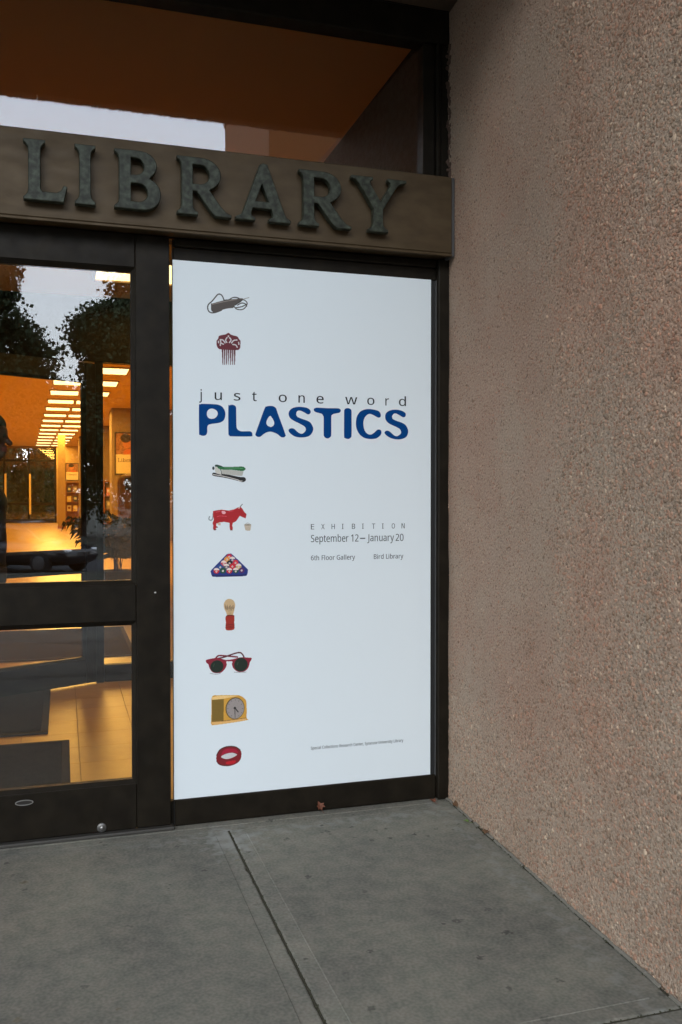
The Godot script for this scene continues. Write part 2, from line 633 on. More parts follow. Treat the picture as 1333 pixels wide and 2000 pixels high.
	_disc(Color8(234,217,207), 219, 953, 4.0, 4.3)
	_line(Color8(63,58,65), 1.4, [218, 955, 220, 952])
	_disc(Color8(203,25,43), 244, 956, 12.3, 12.3)
	_disc(Color8(234,217,207), 244, 955, 4.0, 4.3)
	_line(Color8(63,58,65), 1.4, [244, 957, 245, 953])
	_disc(Color8(207,176,103), 270, 955, 12.3, 12.3)
	_poly(Color8(234,217,207), [258, 958, 261, 963, 270, 967, 279, 963, 281, 958, 270, 957], true)
	_disc(Color8(234,217,207), 270, 952, 4.0, 4.3)
	_line(Color8(63,58,65), 1.4, [269, 954, 270, 951])
	_disc(Color8(197,29,47), 177, 939, 12.3, 12.3)
	_poly(Color8(234,217,207), [166, 942, 168, 948, 177, 951, 186, 947, 189, 942, 177, 941], true)
	_disc(Color8(234,217,207), 177, 936, 4.0, 4.3)
	_line(Color8(63,58,65), 1.4, [177, 938, 178, 935])
	_disc(Color8(25,76,58), 204, 939, 12.3, 12.3)
	_disc(Color8(234,217,207), 204, 938, 4.0, 4.3)
	_line(Color8(63,58,65), 1.4, [203, 940, 204, 936])
	_disc(Color8(193,27,43), 231, 938, 12.3, 12.3)
	_poly(Color8(234,217,207), [220, 941, 222, 947, 231, 950, 240, 946, 242, 941, 231, 940], true)
	_disc(Color8(234,217,207), 231, 935, 4.0, 4.3)
	_line(Color8(63,58,65), 1.4, [230, 937, 232, 934])
	_disc(Color8(25,72,58), 258, 938, 12.3, 12.3)
	_poly(Color8(234,217,207), [247, 941, 249, 947, 258, 950, 267, 946, 269, 941, 258, 940], true)
	_disc(Color8(234,217,207), 258, 935, 4.0, 4.3)
	_line(Color8(63,58,65), 1.4, [257, 937, 259, 934])
	_disc(Color8(81,37,101), 283, 938, 12.3, 12.3)
	_disc(Color8(234,217,207), 283, 938, 4.0, 4.3)
	_line(Color8(63,58,65), 1.4, [283, 940, 284, 936])
	# shaving brush
	_poly(Color8(205,174,130), [231, 820, 242, 817, 251, 808, 255, 793, 252, 775, 247, 757, 244, 752, 222, 753, 217, 765, 210, 779, 207, 797, 212, 810, 220, 818], true)
	_line(Color8(116,96,73), 2.1, [213, 797, 215, 780])
	_line(Color8(135,111,86), 2.1, [216, 788, 218, 775])
	_line(Color8(154,127,100), 2.1, [219, 791, 220, 779])
	_line(Color8(116,96,73), 2.1, [222, 794, 223, 774])
	_line(Color8(135,111,86), 2.1, [225, 786, 226, 779])
	_line(Color8(154,127,100), 2.1, [229, 788, 229, 774])
	_line(Color8(116,96,73), 2.1, [232, 791, 232, 779])
	_line(Color8(135,111,86), 2.1, [235, 794, 234, 773])
	_line(Color8(154,127,100), 2.1, [238, 786, 237, 778])
	_line(Color8(116,96,73), 2.1, [241, 788, 240, 773])
	_line(Color8(135,111,86), 2.1, [244, 791, 243, 778])
	_line(Color8(154,127,100), 2.1, [248, 794, 246, 772])
	_line(Color8(116,96,73), 2.1, [251, 786, 248, 777])
	_line(Color8(156,129,94), 1.7, [229, 774, 230, 755])
	_line(Color8(156,129,94), 1.7, [238, 773, 236, 754])
	_poly(Color8(164,45,28), [217, 749, 224, 753, 247, 752, 252, 745, 251, 721, 252, 707, 251, 694, 242, 689, 224, 689, 215, 694, 215, 713, 216, 722, 214, 740], true)
	_line(Color8(96,25,25), 1.9, [215, 716, 233, 713, 252, 714])
	_line(Color8(96,25,25), 1.9, [215, 709, 233, 706, 252, 707])
	_line(Color8(96,25,25), 1.9, [215, 701, 233, 699, 252, 700])
	_line(Color8(73,25,25), 2.8, [218, 749, 233, 751, 250, 748])
	# red sunglasses
	_line(Color8(166,174,175), 2.8, [149, 513, 174, 508, 192, 510])
	_line(Color8(166,174,175), 2.8, [251, 512, 278, 509, 301, 510])
	_line(Color8(116,25,43), 6.1, [174, 576, 183, 584, 201, 584, 264, 575])
	_line(Color8(87,25,33), 5.7, [181, 573, 210, 578, 251, 590, 274, 593, 285, 586, 292, 573])
	_poly(Color8(137,25,48), [132, 566, 138, 571, 174, 576, 192, 573, 217, 565, 246, 567, 278, 573, 310, 570, 324, 568, 324, 561, 317, 550, 314, 537, 308, 524, 294, 513, 278, 511, 262, 515, 247, 529, 241, 546, 243, 557, 228, 559, 217, 558, 219, 545, 212, 529, 196, 514, 178, 512, 160, 517, 148, 533, 142, 551, 135, 557], true)
	_disc(Color8(25,41,30), 178, 540, 27.4, 26.0)
	_disc(Color8(25,41,30), 279, 542, 28.8, 28.8)
	_line(Color8(54,76,58), 3.3, [167, 552, 163, 541])
	_line(Color8(54,76,58), 3.3, [267, 553, 263, 542])
	# yellow table clock
	_poly(Color8(212,158,62), [157, 414, 187, 419, 241, 416, 271, 413, 292, 400, 302, 381, 303, 317, 302, 306, 173, 296, 155, 299, 153, 315, 155, 359], true)
	_poly(Color8(243,203,132), [158, 413, 187, 418, 269, 412, 241, 408, 205, 403, 158, 402], false)
	_poly(Color8(127,100,39), [157, 402, 207, 402, 205, 311, 156, 312], false)
	_poly(Color8(230,180,109), [155, 309, 302, 315, 302, 306, 173, 297, 155, 301], false)
	_line(Color8(96,68,25), 1.9, [156, 310, 205, 310, 302, 316])
	_disc(Color8(96,78,41), 254, 360, 40.6, 46.3)
	_disc(Color8(156,147,143), 255, 359, 37.3, 43.0)
	_line(Color8(100,94,92), 2.1, [255, 393, 255, 397])
	_line(Color8(100,94,92), 2.1, [269, 388, 271, 391])
	_line(Color8(100,94,92), 2.1, [280, 374, 283, 376])
	_line(Color8(100,94,92), 2.1, [284, 357, 288, 357])
	_line(Color8(100,94,92), 2.1, [280, 340, 283, 338])
	_line(Color8(100,94,92), 2.1, [269, 329, 271, 325])
	_line(Color8(100,94,92), 2.1, [254, 325, 254, 321])
	_line(Color8(100,94,92), 2.1, [240, 331, 238, 328])
	_line(Color8(100,94,92), 2.1, [229, 344, 226, 342])
	_line(Color8(100,94,92), 2.1, [225, 361, 221, 362])
	_line(Color8(100,94,92), 2.1, [229, 378, 226, 380])
	_line(Color8(100,94,92), 2.1, [240, 390, 238, 393])
	_line(Color8(54,53,50), 2.6, [253, 359, 254, 321])
	_line(Color8(50,49,47), 4.7, [253, 361, 267, 344])
	_disc(Color8(42,39,37), 253, 361, 5.2, 5.2)
	# red bangle
	_poly(Color8(127,25,33), [175, 166, 181, 182, 195, 195, 216, 202, 239, 202, 258, 197, 273, 185, 280, 172, 279, 151, 271, 135, 255, 125, 231, 119, 206, 121, 187, 128, 176, 142], true)
	_poly(Color8(166,25,54), [195, 164, 201, 182, 216, 192, 239, 191, 258, 185, 266, 171, 245, 175, 226, 176, 206, 170], true)
	_poly(Color8(206,206,206), [194, 161, 210, 170, 229, 174, 245, 173, 262, 165, 255, 158, 239, 152, 222, 149, 206, 152], true)
	_poly(Color8(195,25,39), [216, 137, 239, 140, 255, 140, 253, 130, 231, 126, 216, 129], true)
	_line(Color8(50,25,25), 3.4, [176, 169, 190, 191, 216, 201, 239, 201, 260, 195, 275, 182])
	_line(Color8(73,25,25), 3.0, [176, 144, 188, 129, 209, 122, 229, 120])
	return ImageTexture.create_from_image(print_image)

func font(bold := false, serif := false, spacing := 0, embolden := 0.0) -> Font:
	var s := SystemFont.new()
	s.font_names = PackedStringArray(["Droid Serif" if serif else "Droid Sans"])
	s.font_weight = 700 if bold else 400
	var v := FontVariation.new()
	v.base_font = s
	v.spacing_glyph = spacing
	v.variation_embolden = embolden
	return v

# lettering fitted into a box: x0, x1, baseline, height of a capital (metres); 0 for x1 keeps the font's own proportions
func add_text(st: SurfaceTool, text: String, f: Font, x0: float, x1: float, y: float, cap: float, depth := 0.0006) -> void:
	var t := TextMesh.new()
	t.font = f
	t.font_size = 48
	t.pixel_size = 0.01
	t.curve_step = 1.0
	t.depth = 0.05
	t.horizontal_alignment = HORIZONTAL_ALIGNMENT_LEFT
	t.vertical_alignment = VERTICAL_ALIGNMENT_BOTTOM
	t.text = "H"
	var h := t.get_aabb()
	t.text = text
	var box := t.get_aabb()
	var sy: float = cap / h.size.y
	var sx: float = sy if x1 <= x0 else (x1 - x0) / box.size.x
	var m := Transform3D(Basis.from_scale(Vector3(sx, sy, depth / 0.05)), Vector3(x0 - box.position.x * sx, y - h.position.y * sy, depth * 0.5))
	if t.get_surface_count():
		st.append_from(t, 0, m)

# ---------------------------------------------------------------- surfaces
func concrete_images() -> void:
	# 3.2 m of trowelled concrete: cloudy grey, grain, gum spots, a lime bloom round the end of the joint
	var n := 1024
	var big := noise(0.006, 4, 51)
	var mid := noise(0.035, 4, 52)
	var fine := noise(0.22, 2, 53)
	var lime := noise(0.05, 4, 54)
	var img := Image.create(n, n, false, Image.FORMAT_RGB8)
	var spots := []
	var r := RandomNumberGenerator.new()
	r.seed = 77
	for i in 240:
		spots.append([r.randf_range(-1.2, 2.0), r.randf_range(0.0, 3.2), r.randf_range(0.004, 0.016), r.randf_range(0.45, 0.85), r.randf()])
	for i in 26:
		spots.append([r.randf_range(0.95, 1.6), r.randf_range(0.06, 0.5), r.randf_range(0.003, 0.011), r.randf_range(0.35, 0.7), r.randf()])
	var cells := {}
	for s in spots:
		var cx := int((s[0] + 1.2) * 10)
		var cz := int(s[1] * 10)
		for dx in [-1, 0, 1]:
			for dz in [-1, 0, 1]:
				var key := Vector2i(cx + dx, cz + dz)
				if not cells.has(key): cells[key] = []
				cells[key].append(s)
	for j in n:
		var z := j * 3.2 / n
		for i in n:
			var x := i * 3.2 / n - 1.2
			var a := big.get_noise_2d(i, j)
			var c := mid.get_noise_2d(i, j)
			var d := fine.get_noise_2d(i, j)
			var v := 0.150 * (1.0 + 0.28 * a + 0.22 * c + 0.28 * d)
			if absf(x - 0.640) < 0.057 + 0.004 * c: v *= 1.10
			var col := Vector3(v * (1.0 + 0.06 * c), v * 0.965, v * (0.79 - 0.03 * a))
			# lime bloom at the end of the joint and along the threshold
			var k := lime.get_noise_2d(i, j)
			var w := clampf(1.15 - Vector2((x - 0.63) / 0.11, (z - 0.22) / 0.15).length() + k * 1.2, 0.0, 1.0)
			w = maxf(w, clampf(0.35 - absf(z - 0.17) / 0.11 + k * 0.9, 0.0, 0.5) * clampf(x * 2.0, 0.0, 1.0))
			w = maxf(w, clampf(0.25 - absf(x - (1.56 - 0.045 * z)) / 0.10 + k * 0.9, 0.0, 0.4))
			col = col.lerp(Vector3(0.25, 0.255, 0.235), w * 0.8)
			var key := Vector2i(int(i * 32.0 / n), int(j * 32.0 / n))
			if cells.has(key):
				for s in cells[key]:
					var q: float = Vector2(x - s[0], (z - s[1]) * 1.2).length() / s[2] + d * 0.8 + c * 0.6
					if q < 1.0:
						col *= lerpf(1.0, s[3], minf(1.0, (1.0 - q) * 3.0))
						if s[4] > 0.93: col += Vector3(0.03, 0.018, 0.0)
			img.set_pixel(i, j, lin(col.x, col.y, col.z))
	M.concrete = mat(Color.WHITE, 0.88)
	M.concrete.albedo_texture = ImageTexture.create_from_image(img)
	M.concrete.heightmap_enabled = true
	var bump := noise(0.30, 3, 61).get_image(1024, 1024)
	M.concrete.heightmap_texture = ImageTexture.create_from_image(bump)
	M.concrete.heightmap_scale = 0.07
	M.joint_soil = mat(lin(0.040, 0.036, 0.022), 0.95)

# wall finish: pink and grey wash, with a paler washed field low on the right
var wash_a := noise(1.1, 4, 71)
var wash_b := noise(3.2, 4, 72)
var wash_c := noise(0.7, 3, 73)
func wall_tone(z: float, y: float) -> Vector3:
	var a := wash_a.get_noise_2d(z, y)
	var b := wash_b.get_noise_2d(z, y * 0.9)
	var c := wash_c.get_noise_2d(z, y)
	var grey := clampf(0.45 + a * 0.9 + b * 0.5, 0.0, 1.0)
	var base := Vector3(0.428, 0.286, 0.208).lerp(Vector3(0.412, 0.310, 0.233), grey)
	var pale := rough_zone(z, y)
	return base.lerp(Vector3(0.425, 0.345, 0.265), 0.55 * pale * clampf(1.15 - y * 0.45 + a, 0.0, 1.0)) * (1.0 + 0.07 * b + 0.08 * c) * (0.97 + 0.08 * pale)

# a smooth rubbed field beside the frame; coarse washed aggregate to the right of it and below
func rough_zone(z: float, y: float) -> float:
	var b := wash_b.get_noise_2d(z * 2.0, y * 2.0)
	return clampf(maxf((z - 0.90 + b * 0.16) * 5.0, (0.66 - y + b * 0.35 + 0.1 * z) * 3.0), 0.0, 1.0)

func wall_x(z: float) -> float:
	return 1.648 - 0.045 * z

func build_wing_wall() -> void:
	var w := thing("concrete_wall", "pinkish exposed aggregate concrete wall right of the poster", "wall", Vector3(wall_x(0.0), 0.0, 0.0))
	w.rotation.y = atan(-0.045)
	# face: a fine grid, slightly uneven, coloured by the wash; local z runs along the wall, the face looks to -x
	var uneven := noise(2.0, 4, 75)
	var nz := 92
	var ny := 60
	var st := begin()
	for j in ny + 1:
		for i in nz + 1:
			var z := -0.35 + 5.9 * i / nz
			var y := -0.05 + 3.547 * j / ny
			var t := wall_tone(z, y)
			st.set_color(Color(t.x, t.y, t.z))
			st.set_uv(Vector2(z, y))
			st.add_vertex(Vector3(uneven.get_noise_2d(z, y) * 0.006, y, z))
	for j in ny:
		for i in nz:
			var a := j * (nz + 1) + i
			for k in [a, a + nz + 2, a + 1, a, a + nz + 1, a + nz + 2]:
				st.add_index(k)
	st.generate_normals()
	var m := mat(Color.WHITE, 0.92)
	m.vertex_color_use_as_albedo = true
	m.albedo_texture = noise_texture(1024, 0.05, lin(0.66, 0.64, 0.62), Color.WHITE, 4, 81)
	m.heightmap_enabled = true
	m.heightmap_texture = noise_texture(1024, 0.045, Color.BLACK, Color.WHITE, 4, 82)
	m.heightmap_scale = 0.3
	m.uv1_scale = Vector3(1.6, 1.6, 1)
	part(w, "face", st.commit(), m)
	bar(w, "core", Vector3(0.012, -0.05, -0.35), Vector3(0.40, 3.497, 5.54), M.aggregate_back, 0.004)
	# the stones
	# a thin cement fillet along the foot of the wall
	var fl := begin()
	var fr := RandomNumberGenerator.new()
	fr.seed = 21
	var fz := 0.05
	while fz < 3.2:
		var fs := fr.randf_range(0.02, 0.06)
		if fr.randf() < 0.8:
			add_box(fl, Vector3(-0.004 - fr.randf_range(0.0, 0.004), 0.001, fz), Vector3(0.008 + fr.randf_range(0.0, 0.005), 0.004 + fr.randf_range(0.0, 0.004), fs * 1.5), 0.002, Basis.from_euler(Vector3(fr.randf_range(-0.03, 0.03), fr.randf_range(-0.06, 0.06), 0.5)))
		fz += fs
	var fo := part(w, "cement_fillet", fl.commit(), mat(lin(0.155, 0.145, 0.12), 0.9))
	fo.set_meta("kind", "stuff")
	var kinds := []
	for v in 3:
		var ps := begin()
		ps.set_smooth_group(0)
		var ball := SphereMesh.new()
		ball.radial_segments = 7
		ball.rings = 3
		ball.radius = 1.0
		ball.height = 2.0
		var arr := ball.get_mesh_arrays()
		var pn := noise(0.9, 2, 90 + v)
		var verts: PackedVector3Array = arr[Mesh.ARRAY_VERTEX]
		for i in verts.size():
			var p := verts[i]
			verts[i] = p * (1.0 + 0.45 * pn.get_noise_3dv(p * 1.3))
		for i in arr[Mesh.ARRAY_INDEX]:
			ps.add_vertex(verts[i])
		ps.index()
		ps.generate_normals()
		kinds.append(ps.commit())
	var pm := mat(Color.WHITE, 0.8)
	pm.vertex_color_use_as_albedo = true
	var lots := [[], [], []]
	var step := 0.0104
	var patch := noise(2.4, 3, 95)
	var r := RandomNumberGenerator.new()
	r.seed = 5
	var y := 0.0
	var row := 0
	while y < 3.46:
		var z := (row % 2) * step * 0.5 + 0.004
		while z < 3.1:
			var pz := z + r.randf_range(-0.42, 0.42) * step
			var py := y + r.randf_range(-0.42, 0.42) * step
			var zone := rough_zone(pz, py)
			var dens := 0.58 + 0.36 * zone + 0.35 * patch.get_noise_2d(pz, py)
			if r.randf() < dens:
				var s := step * r.randf_range(0.30, 0.62) * (0.72 + 0.28 * zone)
				if r.randf() < 0.05: s *= 1.45
				var b := Basis.from_euler(Vector3(r.randf_range(-0.25, 0.25), r.randf_range(-0.25, 0.25), r.randf_range(-0.25, 0.25)))
				b = b * Basis(Vector3.RIGHT, r.randf() * TAU)
				b = b * Basis.from_scale(Vector3(s * r.randf_range(0.30, 0.62), s * r.randf_range(0.7, 1.25), s))
				var t := wall_tone(pz, py)
				var hue := r.randf()
				var c := Vector3(0.80, 0.72, 0.66)
				if hue < 0.25: c = Vector3(0.88, 0.68, 0.60)
				elif hue < 0.45: c = Vector3(0.70, 0.71, 0.69)
				elif hue < 0.60: c = Vector3(0.60, 0.52, 0.45)
				elif hue < 0.66: c = Vector3(0.55, 0.50, 0.46)
				elif hue < 0.72: c = Vector3(1.12, 1.10, 1.04)
				t *= c * r.randf_range(0.66, 1.10)
				lots[r.randi() % 3].append([Transform3D(b, Vector3(uneven.get_noise_2d(pz, py) * 0.006 + 0.0006, py, pz)), Color(t.x, t.y, t.z)])
			z += step
		y += step * 0.87
		row += 1
	for v in 3:
		var mm := MultiMesh.new()
		mm.transform_format = MultiMesh.TRANSFORM_3D
		mm.use_colors = true
		mm.mesh = kinds[v]
		mm.instance_count = lots[v].size()
		for i in lots[v].size():
			mm.set_instance_transform(i, lots[v][i][0])
			mm.set_instance_color(i, lots[v][i][1])
		var o := MultiMeshInstance3D.new()
		o.name = "aggregate_stones"
		o.multimesh = mm
		o.material_override = pm
		o.set_meta("kind", "stuff")
		w.add_child(o, true)

# one trowelled slab with a tooled margin, and rounded, slightly chipped edges
func slab_mesh(x0: float, x1: float, z0: float, z1: float, skew := 0.0) -> ArrayMesh:
	var st := begin()
	var r := RandomNumberGenerator.new()
	r.seed = int(x0 * 131.0 + z0 * 977.0) + 3
	var n := 60
	var chips := []
	for i in 4 * n:
		chips.append(maxf(0.0, r.randfn(0.0, 0.0009)) + (r.randf_range(0.0, 0.007) if r.randf() < 0.05 else 0.0))
	var ring := func(by: float, y: float, chip: float) -> Array:
		var a := x0 + by
		var b := x1 - by
		var c := z0 + by
		var d := z1 - by
		var q := [Vector3(a, y, c), Vector3(b - skew * c, y, c), Vector3(b - skew * d, y, d), Vector3(a, y, d)]
		var inward := [Vector3(0, 0, 1), Vector3(-1, 0, 0), Vector3(0, 0, -1), Vector3(1, 0, 0)]
		var out := []
		for k in 4:
			for i in n:
				out.append(q[k].lerp(q[(k + 1) % 4], float(i) / n) + inward[k] * (chips[k * n + i] * chip if i > 0 else 0.0))
		return out
	var rings := [ring.call(0.0, -0.05, 1.0), ring.call(0.0, -0.007, 1.0), ring.call(0.002, -0.0036, 1.0), ring.call(0.006, -0.0022, 0.8), ring.call(0.056, -0.0020, 0.0), ring.call(0.0585, 0.0, 0.0)]
	var put := func(p: Vector3) -> void:
		st.set_uv(Vector2((p.x + 1.2) / 3.2, p.z / 3.2))
		st.add_vertex(p)
	var mid := Vector3((x0 + x1) * 0.5, -1.0, (z0 + z1) * 0.5)
	for i in rings.size() - 1:
		for k in 4 * n:
			var k2 := (k + 1) % (4 * n)
			var a: Vector3 = rings[i][k]
			var b: Vector3 = rings[i][k2]
			var c: Vector3 = rings[i + 1][k2]
			var d: Vector3 = rings[i + 1][k]
			var nn := (b - a).cross(d - a).normalized()
			if nn.dot(a - mid) < 0.0: nn = -nn
			st.set_normal(nn)
			var f := [a, b, c, a, c, d]
			if (b - a).cross(c - a).dot(nn) > 0.0: f = [a, c, b, a, d, c]
			for p in f: put.call(p)
	var top: Array = rings[-1]
	st.set_normal(Vector3.UP)
	for k in [0, n, 2 * n, 0, 2 * n, 3 * n]: put.call(top[k])
	st.generate_tangents()
	return st.commit()

func build_ground() -> void:
	var g := structure("ground", "asphalt and lawn ground around the library")
	var st := begin()
	var prof := [[-120.0, -0.06], [14.0, -0.06], [18.0, -0.76], [400.0, -0.76]]
	for i in prof.size() - 1:
		quad(st, Vector3(-300, prof[i][1], prof[i][0]), Vector3(300, prof[i][1], prof[i][0]), Vector3(300, prof[i + 1][1], prof[i + 1][0]), Vector3(-300, prof[i + 1][1], prof[i + 1][0]), Vector3.UP)
	var grass := mat(Color.WHITE, 0.95)
	grass.albedo_texture = noise_texture(512, 0.05, lin(0.022, 0.026, 0.014), lin(0.050, 0.052, 0.032), 4, 101)
	part(g, "terrain", st.commit(), world_mapped(grass, Vector3(0.4, 0.4, 0.4)))
	var road := structure("road", "asphalt road in front of the library")
	var asphalt := mat(Color.WHITE, 0.9)
	asphalt.albedo_texture = noise_texture(512, 0.2, lin(0.035, 0.035, 0.036), lin(0.065, 0.065, 0.066), 3, 102)
	bar(road, "carriageway", Vector3(-80, -0.80, 20.0), Vector3(80, -0.752, 28.0), world_mapped(asphalt, Vector3(0.6, 0.6, 0.6)), 0.01)
	bar(road, "kerb", Vector3(-80, -0.80, 19.7), Vector3(80, -0.63, 20.0), M.aggregate_back, 0.02)
	# pavement: slabs with real joints over a bed of dirt
	var p := structure("pavement", "grey trowelled concrete pavement in front of the door")
	bar(p, "bedding", Vector3(-5.95, -0.058, -0.02), Vector3(1.66, -0.0075, 8.2), M.joint_soil, 0.002)
	var xs := [-5.92, -4.28, -2.64, -1.0, 0.640]
	var zs := [0.112, 1.727, 3.34, 4.95, 6.56, 8.2]
	var gap := 0.0042
	for i in xs.size():
		for j in zs.size() - 1:
			var last: bool = i == xs.size() - 1
			var x1: float = 1.640 if last else xs[i + 1] - gap
			part(p, "slab", slab_mesh(xs[i] + gap, x1, zs[j] + (gap if j else 0.002), zs[j + 1] - gap, 0.045 if last else 0.0), M.concrete)
	part(p, "threshold_strip", slab_mesh(-5.92, 1.642, -0.10, 0.109), M.concrete, Vector3(0, -0.004, 0))
	# moss and crumbs of dirt in the joint
	var crumbs := begin()
	var r := RandomNumberGenerator.new()
	r.seed = 9
	for i in 900:
		var q := Vector3(0.640 + r.randf_range(-0.005, 0.005), -0.0085 + r.randf_range(0.0, 0.004), r.randf_range(0.12, 3.3))
		if r.randf() < 0.12: q.x += r.randf_range(-0.012, 0.012)
		if i > 520: q = Vector3(r.randf_range(0.65, 1.56), -0.007 + r.randf_range(0.0, 0.004), 1.727 + r.randf_range(-0.005, 0.005))
		if i > 610:
			var z := r.randf_range(0.05, 1.9)
			q = Vector3(wall_x(z) - absf(r.randfn(0.006, 0.006)), 0.0, z)
		var s := r.randf_range(0.0015, 0.005)
		add_box(crumbs, q, Vector3(s, s * 0.7, s * 1.3), s * 0.3, Basis.from_euler(Vector3(r.randf(), r.randf() * 6.0, r.randf())))
	var dirt := part(p, "joint_dirt", crumbs.commit(), mat(lin(0.045, 0.046, 0.026), 0.95))
	dirt.set_meta("kind", "stuff")

# ---------------------------------------------------------------- entrance
# sealed double glazing: two panes of 5 mm glass
func glazing(parent: Node3D, x0: float, x1: float, y0: float, y1: float, z: float) -> void:
	for d in [0.0, -0.0065]:
		var o := part(parent, "glass_pane", cbox(Vector3(x1 - x0, y1 - y0, 0.003), 0.0), M.glass, Vector3((x0 + x1) * 0.5, (y0 + y1) * 0.5, z + d))
		o.set_meta("label", "clear glass pane")

# a glazed door leaf, hinged at its right edge (x = 0), seen from outside (+z)
func door_leaf(d: Node3D, w: float, stile := 0.135, details := false) -> void:
	var f := 0.022
	var k := -0.024
	bar(d, "stile", Vector3(-stile, 0.012, k), Vector3(0, 2.405, f), M.bronze)
	bar(d, "stile", Vector3(-w, 0.012, k), Vector3(-w + stile, 2.405, f), M.bronze)
	var a := -w + stile + 0.001
	var b := -stile - 0.001
	bar(d, "top_rail", Vector3(a, 2.272, k), Vector3(b, 2.405, f - 0.001), M.bronze)
	bar(d, "middle_rail", Vector3(a, 0.852, k), Vector3(b, 1.000, f - 0.001), M.bronze)
	bar(d, "bottom_rail", Vector3(a, 0.012, k), Vector3(b, 0.193, f - 0.001), M.bronze)
	for v in [[0.193, 0.852], [1.000, 2.272]]:
		# glazing beads with a sloped face round each light
		var st := begin()
		var s := 0.017
		var o := [Vector3(a, v[0], 0), Vector3(b, v[0], 0), Vector3(b, v[1], 0), Vector3(a, v[1], 0)]
		var i := [Vector3(a + s, v[0] + s, 0), Vector3(b - s, v[0] + s, 0), Vector3(b - s, v[1] - s, 0), Vector3(a + s, v[1] - s, 0)]
		var n := [Vector3(0, 1, 1), Vector3(-1, 0, 1), Vector3(0, -1, 1), Vector3(1, 0, 1)]
		for q in 4:
			var z0 := Vector3(0, 0, f - 0.006)
			var z1 := Vector3(0, 0, 0.006)
			var r := (q + 1) % 4
			quad(st, o[q] + z0, o[r] + z0, i[r] + z1, i[q] + z1, n[q].normalized())
			var z2 := Vector3(0, 0, k + 0.004)
			quad(st, i[q] + z1, i[r] + z1, i[r] + z2, i[q] + z2, Vector3(n[q].x, n[q].y, 0))
			quad(st, o[q] + z2, o[r] + z2, i[r] + z2, i[q] + z2, Vector3.FORWARD)
		part(d, "glazing_bead", st.commit(), M.bronze)
		glazing(d, a + s - 0.004, b - s + 0.004, v[0] + s - 0.004, v[1] - s + 0.004, 0.0)
	if details:
		var ring := PackedVector2Array()
		var hole := PackedVector2Array()
		for t in 28:
			ring.append(Vector2(0.034 * cos(TAU * t / 28), 0.011 * sin(TAU * t / 28)))
			hole.append(Vector2(0.030 * cos(TAU * t / 28), 0.0075 * sin(TAU * t / 28)))
		var plate := part(d, "maker_plate", extrude([ring.duplicate()], 0.002, 0.0005), mat(lin(0.06, 0.055, 0.05), 0.35, 0.6), Vector3(-0.566, 0.160, f - 0.001))
		part(plate, "plate_rim", extrude([ring, hole], 0.0032, 0.0006), M.steel)
		var cap := part(d, "pivot_cap", lathe([[0.0, 0.0], [0.019, 0.0], [0.019, 0.003], [0.016, 0.0055], [0.0, 0.006]], 24), mat(lin(0.17, 0.165, 0.155), 0.4, 0.7), Vector3(-0.274, 0.030, f - 0.002), Vector3(PI / 2, 0, 0))
		part(cap, "cap_screw", lathe([[0.0, 0.005], [0.007, 0.005], [0.006, 0.0075], [0.0, 0.008]], 12), M.steel)
		part(d, "screw", lathe([[0.0, 0.0], [0.005, 0.0], [0.0045, 0.0022], [0.0, 0.003]], 12), M.steel, Vector3(-0.060, 0.965, f - 0.0005), Vector3(PI / 2, 0, 0))

